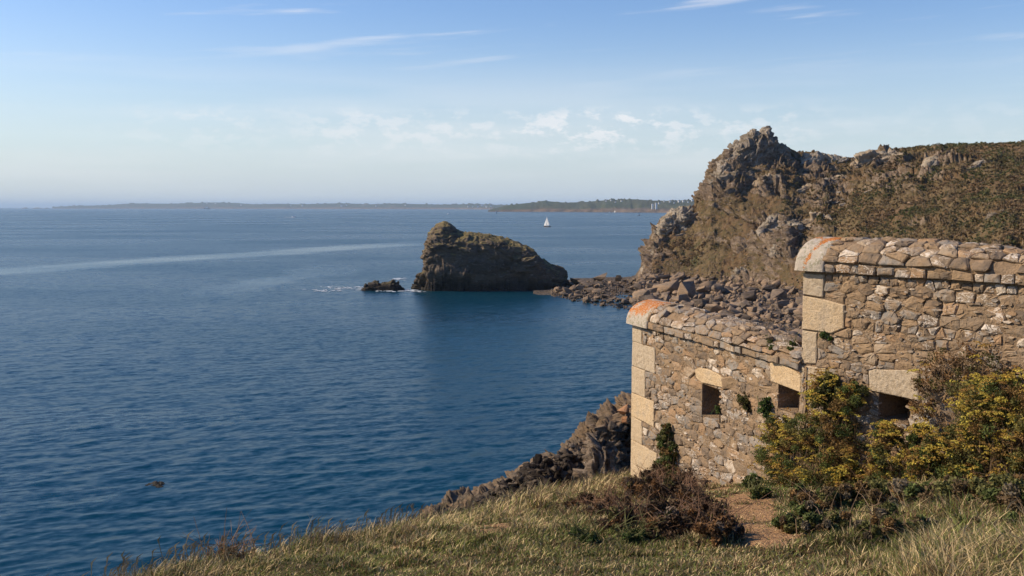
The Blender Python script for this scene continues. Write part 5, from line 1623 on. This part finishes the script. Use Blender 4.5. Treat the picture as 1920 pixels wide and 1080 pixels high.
shrub('flowering_bush', 'tall yellow flowering bush growing against the junction of the two walls', 'bush',
      lobes_wall([(1462, 806, 28), (1450, 850, 34), (1545, 750, 32), (1568, 792, 42), (1505, 815, 34), (1495, 860, 44), (1582, 860, 44), (1535, 890, 44), (1548, 722, 22), (1600, 740, 24), (1470, 890, 34), (1600, 900, 40)]),
      FCOL, FW, 0.0105, 210, (0.14, 0.09, 0.05), 170, 190, 'yellow flowering bushes by the walls', 31)
shrub('flowering_bush', 'lower bright yellow flowering bush in front of the loophole in the higher wall', 'bush',
      [(x, y - 0.35, z, r_) for x, y, z, r_ in lobes_wall([(1640, 850, 38), (1690, 838, 34), (1660, 890, 42), (1720, 870, 44), (1625, 905, 36), (1745, 830, 38), (1700, 905, 40), (1670, 925, 34), (1640, 800, 24), (1700, 798, 16)])],
      FCOL, FW, 0.0105, 210, (0.14, 0.09, 0.05), 150, 170, 'yellow flowering bushes by the walls', 32)
shrub('flowering_bush', 'large straggling yellow flowering bush climbing the wall at the right edge', 'bush',
      [(x, y - 0.3, z, r_) for x, y, z, r_ in lobes_wall([(1800, 745, 40), (1850, 735, 40), (1830, 790, 48), (1785, 815, 40), (1895, 765, 46), (1890, 830, 48), (1840, 850, 44), (1945, 745, 50), (1960, 820, 60), (1800, 880, 40), (2010, 760, 60)])],
      FCOL, [3, 1.8, 1.4, 2.6, 2.4], 0.0105, 200, (0.17, 0.11, 0.06), 240, 230, 'yellow flowering bushes by the walls', 33)
shrub('dry_climber', 'sparse rusty brown stalks straggling up the higher wall above its lintel', 'plant',
      lobes_wall([(1760, 690, 36), (1800, 670, 32), (1840, 690, 34), (1740, 720, 26), (1790, 720, 34), (1880, 700, 30), (1730, 760, 24)], 0.02),
      [RUST, BRN, OLIVE, DGREEN], [3, 2, 1.2, 1], 0.012, 34, (0.20, 0.13, 0.07), 190, 10, None, 34, bare=0.35, twig_out=1.25)
shrub('dead_bush', 'tangle of bare grey twigs at the right edge below the yellow flowers', 'bush',
      [(x, y - 0.7, z, r_) for x, y, z, r_ in lobes_wall([(1880, 900, 44), (1930, 890, 50), (1840, 915, 38), (1960, 920, 50)])],
      [GREYB, BRN, DRK], [2, 2, 1], 0.010, 30, (0.15, 0.11, 0.085), 420, 0, None, 35, bare=0.3)
shrub('wall_plant', 'slender green and brown shrub standing against the lower wall near its corner', 'plant',
      lobes_wall([(1256, 806, 14), (1250, 830, 18), (1258, 850, 18), (1246, 868, 20), (1262, 878, 20)], 0.03), [GREEN, OLIVE, DGREEN, RUST], [2.2, 2, 1.6, 1.4], 0.016, 90, (0.12, 0.09, 0.05), 40, 0, None, 36)
shrub('wall_plant', 'green tuft rooted in the lower wall left of its right loophole', 'plant', lobes_wall([(1440, 757, 14), (1436, 770, 11)], 0.0), [GREEN, DGREEN], [2, 1], 0.012, 80, (0.06, 0.09, 0.03), 14, 0, None, 37, base=WA.world(*WA.uv(1440, 775), 0.0))
shrub('wall_plant', 'small brown green tuft growing from the lower wall between its loopholes', 'plant', lobes_wall([(1396, 750, 13), (1404, 762, 9)], 0.0), [OLIVE, DGREEN, BRN], [2, 1, 1.4], 0.012, 60, (0.12, 0.09, 0.05), 12, 0, None, 38, base=WA.world(*WA.uv(1400, 768), 0.0))
shrub('wall_plant', 'tiny green tuft on the sill of the left loophole', 'plant', lobes_wall([(1347, 768, 7)], 0.0), [GREEN, OLIVE], [2, 1], 0.010, 40, (0.06, 0.09, 0.03), 4, 0, None, 39, base=WA.world(*WA.uv(1348, 777), -0.02))
shrub('wall_plant', 'green tuft under the big granite quoin of the higher wall', 'plant', lobes_wall([(1545, 627, 7), (1556, 634, 5)], -0.02), [GREEN, DGREEN], [2, 1], 0.009, 40, (0.06, 0.09, 0.03), 6, 0, None, 40, base=WB.world(*WB.uv(1548, 634), 0.0))
shrub('wall_plant', 'green weeds growing on the collapsed top of the lower wall', 'plant',
      [tuple(WA.world(u, v, w_)) + (r_,) for u, v, w_, r_ in ((3.55, 0.2, -0.12, 0.05), (3.75, 0.17, -0.05, 0.06), (4.0, 0.18, -0.18, 0.06), (3.9, 0.14, 0.02, 0.05), (4.15, 0.16, -0.05, 0.05))],
      [GREEN, OLIVE, DGREEN], [2, 2, 1], 0.010, 40, (0.08, 0.08, 0.03), 20, 0, None, 41, base=WA.world(3.8, 0.1, -0.1))
DCOL, DW = [BRN, RUST, DRK, OLIVE, GREYB], [3, 2.2, 2, 0.9, 1]
for k, (lb, lst) in enumerate([
        ('dark brown dead shrub in front of the wall corner', [(1205, 905, 32), (1235, 898, 30), (1188, 925, 30), (1225, 928, 34)]),
        ('broad brown shrub at the foot of the lower wall below the slender shrub', [(1272, 890, 28), (1296, 905, 28), (1262, 925, 30), (1290, 940, 30)]),
        ('spreading dark brown shrub left of the sandy path', [(1320, 965, 42), (1350, 985, 36), (1290, 985, 38), (1335, 1005, 32), (1370, 1000, 26), (1300, 940, 34)]),
        ('reddish brown dry shrub in the middle of the slope', [(1225, 965, 38), (1190, 960, 34), (1250, 990, 36), (1160, 975, 32), (1140, 955, 26)]),
        ('thin brown shrub at the cliff edge below the veined rock', [(1100, 945, 24), (1130, 960, 26), (1075, 955, 20), (1150, 940, 20)])]):
    shrub('dry_shrub', lb, 'shrub', lobes_ground(lst), DCOL, DW, 0.014, 100, (0.13, 0.075, 0.045), 170, 0, 'brown dry shrubs on the slope', 50 + k, bare=0.1, twig_out=1.25, up=0.6)
HCOL, HW_ = [BRN * 1.7, OLIVE * 1.3, GREEN, RUST, GREYB * 1.2], [2.0, 3.0, 2.2, 1.5, 0.9]
for k, (lb, lst) in enumerate([
        ('low dark heath below the tall yellow bush', [(1500, 935, 30), (1545, 945, 34), (1590, 940, 32), (1520, 960, 24)]),
        ('low dark heath below the bright yellow bush', [(1640, 940, 38), (1690, 942, 42), (1740, 938, 42), (1665, 970, 28)]),
        ('dense dark heath in front of the bare grey twigs', [(1790, 935, 46), (1840, 940, 50), (1890, 940, 50), (1940, 945, 54)]),
        ('patch of olive and brown heath nearest the sandy path', [(1480, 985, 26), (1530, 990, 28), (1570, 985, 28)]),
        ('patch of brown heath in the middle right grass', [(1630, 1000, 28), (1680, 1000, 32), (1730, 1000, 30)]),
        ('patch of brown heath at the right frame edge', [(1800, 1000, 32), (1850, 1005, 34), (1910, 1000, 38)])]):
    shrub('heath_shrub', lb, 'shrub', lobes_ground(lst, 0.5), HCOL, HW_, 0.014, 230, (0.15, 0.10, 0.06), 24, 0, 'low heath shrubs below the walls', 90 + k, bare=0.05, twig_out=1.2, up=0.8)
for k, (lb, lst) in enumerate([
        ('green leafy tuft at the foot of the lower wall', [(1412, 905, 20), (1425, 925, 18)]),
        ('yellowish low plant against the lower wall foot', [(1372, 888, 14), (1350, 892, 14), (1335, 885, 10)]),
        ('low green plant in the grass below the brown shrubs', [(1195, 1005, 18), (1180, 1012, 14)]),
        ('green grassy clump on the slope left of the shrubs', [(1085, 1000, 16), (1105, 1010, 14)])]):
    shrub('low_plant', lb, 'plant', lobes_ground(lst, 0.3), [GREEN, OLIVE, DGREEN] if k != 1 else [OLIVE, STRAW * .6, RUST], [2, 1.5, 1], 0.018, 60, (0.10, 0.10, 0.04), 40, 0, 'low green plants', 70 + k, up=0.8)
shrub('dry_shrub', 'small rusty shrub on the cliff edge against the water', 'shrub', lobes_ground([(424, 1030, 22), (412, 1022, 14), (438, 1026, 14)], 0.6), [RUST, BRN, STRAW * .5], [2, 2, 1.4], 0.014, 40, (0.18, 0.11, 0.06), 90, 0, 'brown dry shrubs on the slope', 80, bare=0.4, twig_out=1.5, up=1.0)

# ------------------------------------------------------------------ grass
def grass():
    rng = np.random.default_rng(77)
    n = 900000
    x = rng.uniform(-3.6, 6.0, n); y = 3.0 + 12.8 * rng.random(n) ** 1.15
    acc = rng.random(n) < np.clip((5.0 / y) ** 0.9, 0, 1)
    x, y = x[acc], y[acc]
    z = gz_fast(x, y)
    px, py = proj(np.stack([x, y, z], 1))
    sel = (px > -150) & (px < 2250) & (py < 1300)
    x, y, z, px, py = (a[sel] for a in (x, y, z, px, py))
    d = edge_dist(x, y)
    keep = (d < 0.55) & (px > -150) & (px < 2250)
    # in front of the walls only
    for wl in (WA, WB):
        rel_u = (x - wl.O[0]) * wl.U[0] + (y - wl.O[1]) * wl.U[1]
        rel_w = (x - wl.O[0]) * wl.N[0] + (y - wl.O[1]) * wl.N[1]
        keep &= ~((rel_u > -0.1) & (rel_u < 6) & (rel_w < 0.03))
    soil = soil_at(px, py, x, y)
    keep &= rng.random(len(x)) > np.clip((soil - 0.25) * 1.9, 0, 0.93)
    x, y, z, px, py, d, soil = (a[keep] for a in (x, y, z, px, py, d, soil))
    n = len(x)
    tuft = fbm2(x * 3.2, y * 3.2, 3, 41); med = fbm2(x * 1.1, y * 1.1, 3, 43); fine = fbm2(x * 8, y * 8, 2, 47)
    green = np.clip(blobs(px, py, [(1450, 935, 60, 26, 1.2), (1540, 975, 90, 22, 1.0), (1640, 1030, 120, 22, .7), (700, 1045, 120, 20, .7), (980, 1010, 60, 16, .7), (560, 1050, 160, 30, .55), (850, 1030, 130, 30, .6), (1090, 1000, 60, 22, .9), (1185, 1008, 70, 22, .9), (1420, 925, 40, 30, 1.1), (1500, 952, 80, 26, 1.0), (1560, 1000, 140, 50, .75), (370, 1055, 80, 20, .6), (1390, 900, 60, 14, 1.0), (820, 995, 60, 12, .6), (1200, 1050, 200, 30, .5)]) + 0.9 * med + 0.05, 0, 1)
    brown = np.clip(blobs(px, py, [(1220, 965, 190, 60, .9), (1060, 955, 70, 22, .7), (900, 1065, 170, 22, .6), (424, 1025, 40, 22, .9), (1480, 1065, 120, 30, .7), (1700, 960, 200, 40, .7), (640, 1040, 60, 16, .5)]) + 0.9 * tuft, 0, 1)
    edge = np.clip(1 + d / 0.55, 0, 1)
    right = np.clip((px - 1650) / 120, 0, 1) * np.clip((py - 985) / 40, 0, 1)
    h = 0.025 + 0.035 * rng.random(n) + 0.13 * np.clip(tuft - .02, 0, 1) + edge * (0.01 + 0.12 * rng.random(n) ** 3) + 0.06 * brown * rng.random(n) + 0.10 * right * rng.random(n) + 0.05 * np.clip((px - 1500) / 200, 0, 1)
    h *= np.clip(1 - 0.5 * soil, 0.4, 1) * (0.82 + 0.18 * np.clip(edge + right, 0, 1))
    h = np.where(py > 1045, h * (1 - 0.25 * (1 - right)), h)
    typ = rng.random(n)
    pg = 0.58 + 0.9 * green; pb = 0.12 + 0.75 * brown; ps = 0.40 + 0.45 * edge + 0.5 * right + 0.5 * np.clip(tuft, 0, 1)
    tot = pg + pb + ps
    pg, pb = pg / tot, pb / tot
    lush = np.clip(blobs(px, py, [(1440, 930, 60, 28, 1.0), (1190, 1008, 50, 16, .8), (1090, 1002, 40, 14, .8), (1530, 970, 90, 20, .8), (360, 1058, 40, 12, .6), (830, 1000, 40, 8, .6)]) + 0.35 * med, 0, 1)
    isg = typ < pg; isb = (typ >= pg) & (typ < pg + pb)
    col = np.where(isg[:, None], np.array([0.165, 0.18, 0.048]), np.where(isb[:, None], np.array([0.17, 0.10, 0.052]), np.array([0.58, 0.44, 0.225])))
    col = np.where(isg[:, None], col * (1 - lush[:, None]) + np.array([0.105, 0.15, 0.035]) * lush[:, None], col)
    dim = 1 + 0.65 * np.clip(fbm2(x * 1.6 + 5, y * 1.6, 3, 53), -1, 1) + 0.2 * fine
    col = col * rng.uniform(0.55, 1.4, (n, 1)) * dim[:, None]
    wd = rng.uniform(0.0014, 0.0030, n) * (0.8 + y / 9.0)
    a = rng.uniform(0, 2 * math.pi, n)
    lean = np.stack([np.cos(a), np.sin(a), 0 * a], 1) * (h * rng.uniform(0.3, 1.25, n))[:, None] + np.array([0.10, 0.03, 0]) * h[:, None]
    side = np.stack([-np.sin(a + rng.normal(0, .8, n)), np.cos(a), 0 * a], 1)
    side[:, 0] += 0.4
    side /= np.linalg.norm(side, axis=1, keepdims=True)
    B = np.stack([x, y, z - 0.012], 1)
    M = B + lean * 0.35 + np.stack([0 * h, 0 * h, h * 0.62], 1)
    T = B + lean + np.stack([0 * h, 0 * h, h * (0.72 + 0.3 * rng.random(n))], 1)
    S = side * wd[:, None]
    V = np.stack([B - S, B + S, M - S * .8, M + S * .8, T], 1).reshape(-1, 3)
    k = np.arange(n)[:, None] * 5
    F4 = k + np.array([[0, 1, 3, 2]]); F3 = k + np.array([[2, 3, 4]])
    C = np.repeat(col, 5, 0)
    # tall seed stalks along the edge and on the right
    ns = 900
    i = rng.choice(n, ns, p=(lambda q: q / q.sum())((edge + 0.5 * right + 0.12) ** 3))
    hs = rng.uniform(0.08, 0.26, ns)
    bs = np.stack([x[i], y[i], z[i]], 1)
    ln = np.stack([rng.normal(.25, .25, ns), rng.normal(0, .25, ns), np.ones(ns)], 1) * hs[:, None]
    sd = np.stack([np.full(ns, 0.0016), np.zeros(ns), np.zeros(ns)], 1) * (0.7 + y[i] / 9)[:, None]
    m1 = bs + ln * 0.72
    t1 = bs + ln + np.array([0.03, 0, -0.01])
    V2 = np.stack([bs - sd, bs + sd, m1 - sd, m1 + sd, m1 - sd * 2.6 + ln * .12, m1 + sd * 2.6 + ln * .12, t1], 1).reshape(-1, 3)
    k2 = np.arange(ns)[:, None] * 7 + len(V)
    F4 = np.concatenate([F4, k2 + np.array([[0, 1, 3, 2]]), k2 + np.array([[2, 3, 5, 4]])]); F3 = np.concatenate([F3, k2 + np.array([[4, 5, 6]])])
    c2 = np.array([[0.34, 0.25, 0.13]]) * rng.uniform(.5, 1.2, (ns, 1))
    V = np.concatenate([V, V2]); C = np.concatenate([C, np.repeat(c2, 7, 0)])
    tag(link('grass', np_mesh('grass', V, [F4, F3], {'Col': C}), M_BLADE), 'green and straw coloured grass covering the slope', 'grass', kind='stuff')
    print('blades', n)
grass()

# ------------------------------------------------------------------ sea air
def haze():
    m = bpy.data.materials.new('sea_haze')
    m.use_nodes = True
    nt = m.node_tree
    nt.nodes.clear()
    out = nt.nodes.new('ShaderNodeOutputMaterial')
    pv = nt.nodes.new('ShaderNodeVolumePrincipled')
    pv.inputs['Color'].default_value = (0.60, 0.80, 1.0, 1)
    pv.inputs['Density'].default_value = 5.0e-5
    pv.inputs['Anisotropy'].default_value = 0.0
    nt.links.new(pv.outputs[0], out.inputs['Volume'])
    mb = MB()
    S = 71000.0
    lo, hi = -4.0, 190.0
    mb.box((0, (S - 2100) / 2, (lo + hi) / 2), (S, (S + 2100) / 2, (hi - lo) / 2))
    tag(link('haze', mb.mesh('haze'), m), 'pale blue sea haze over the bay', 'haze', kind='stuff')
haze()
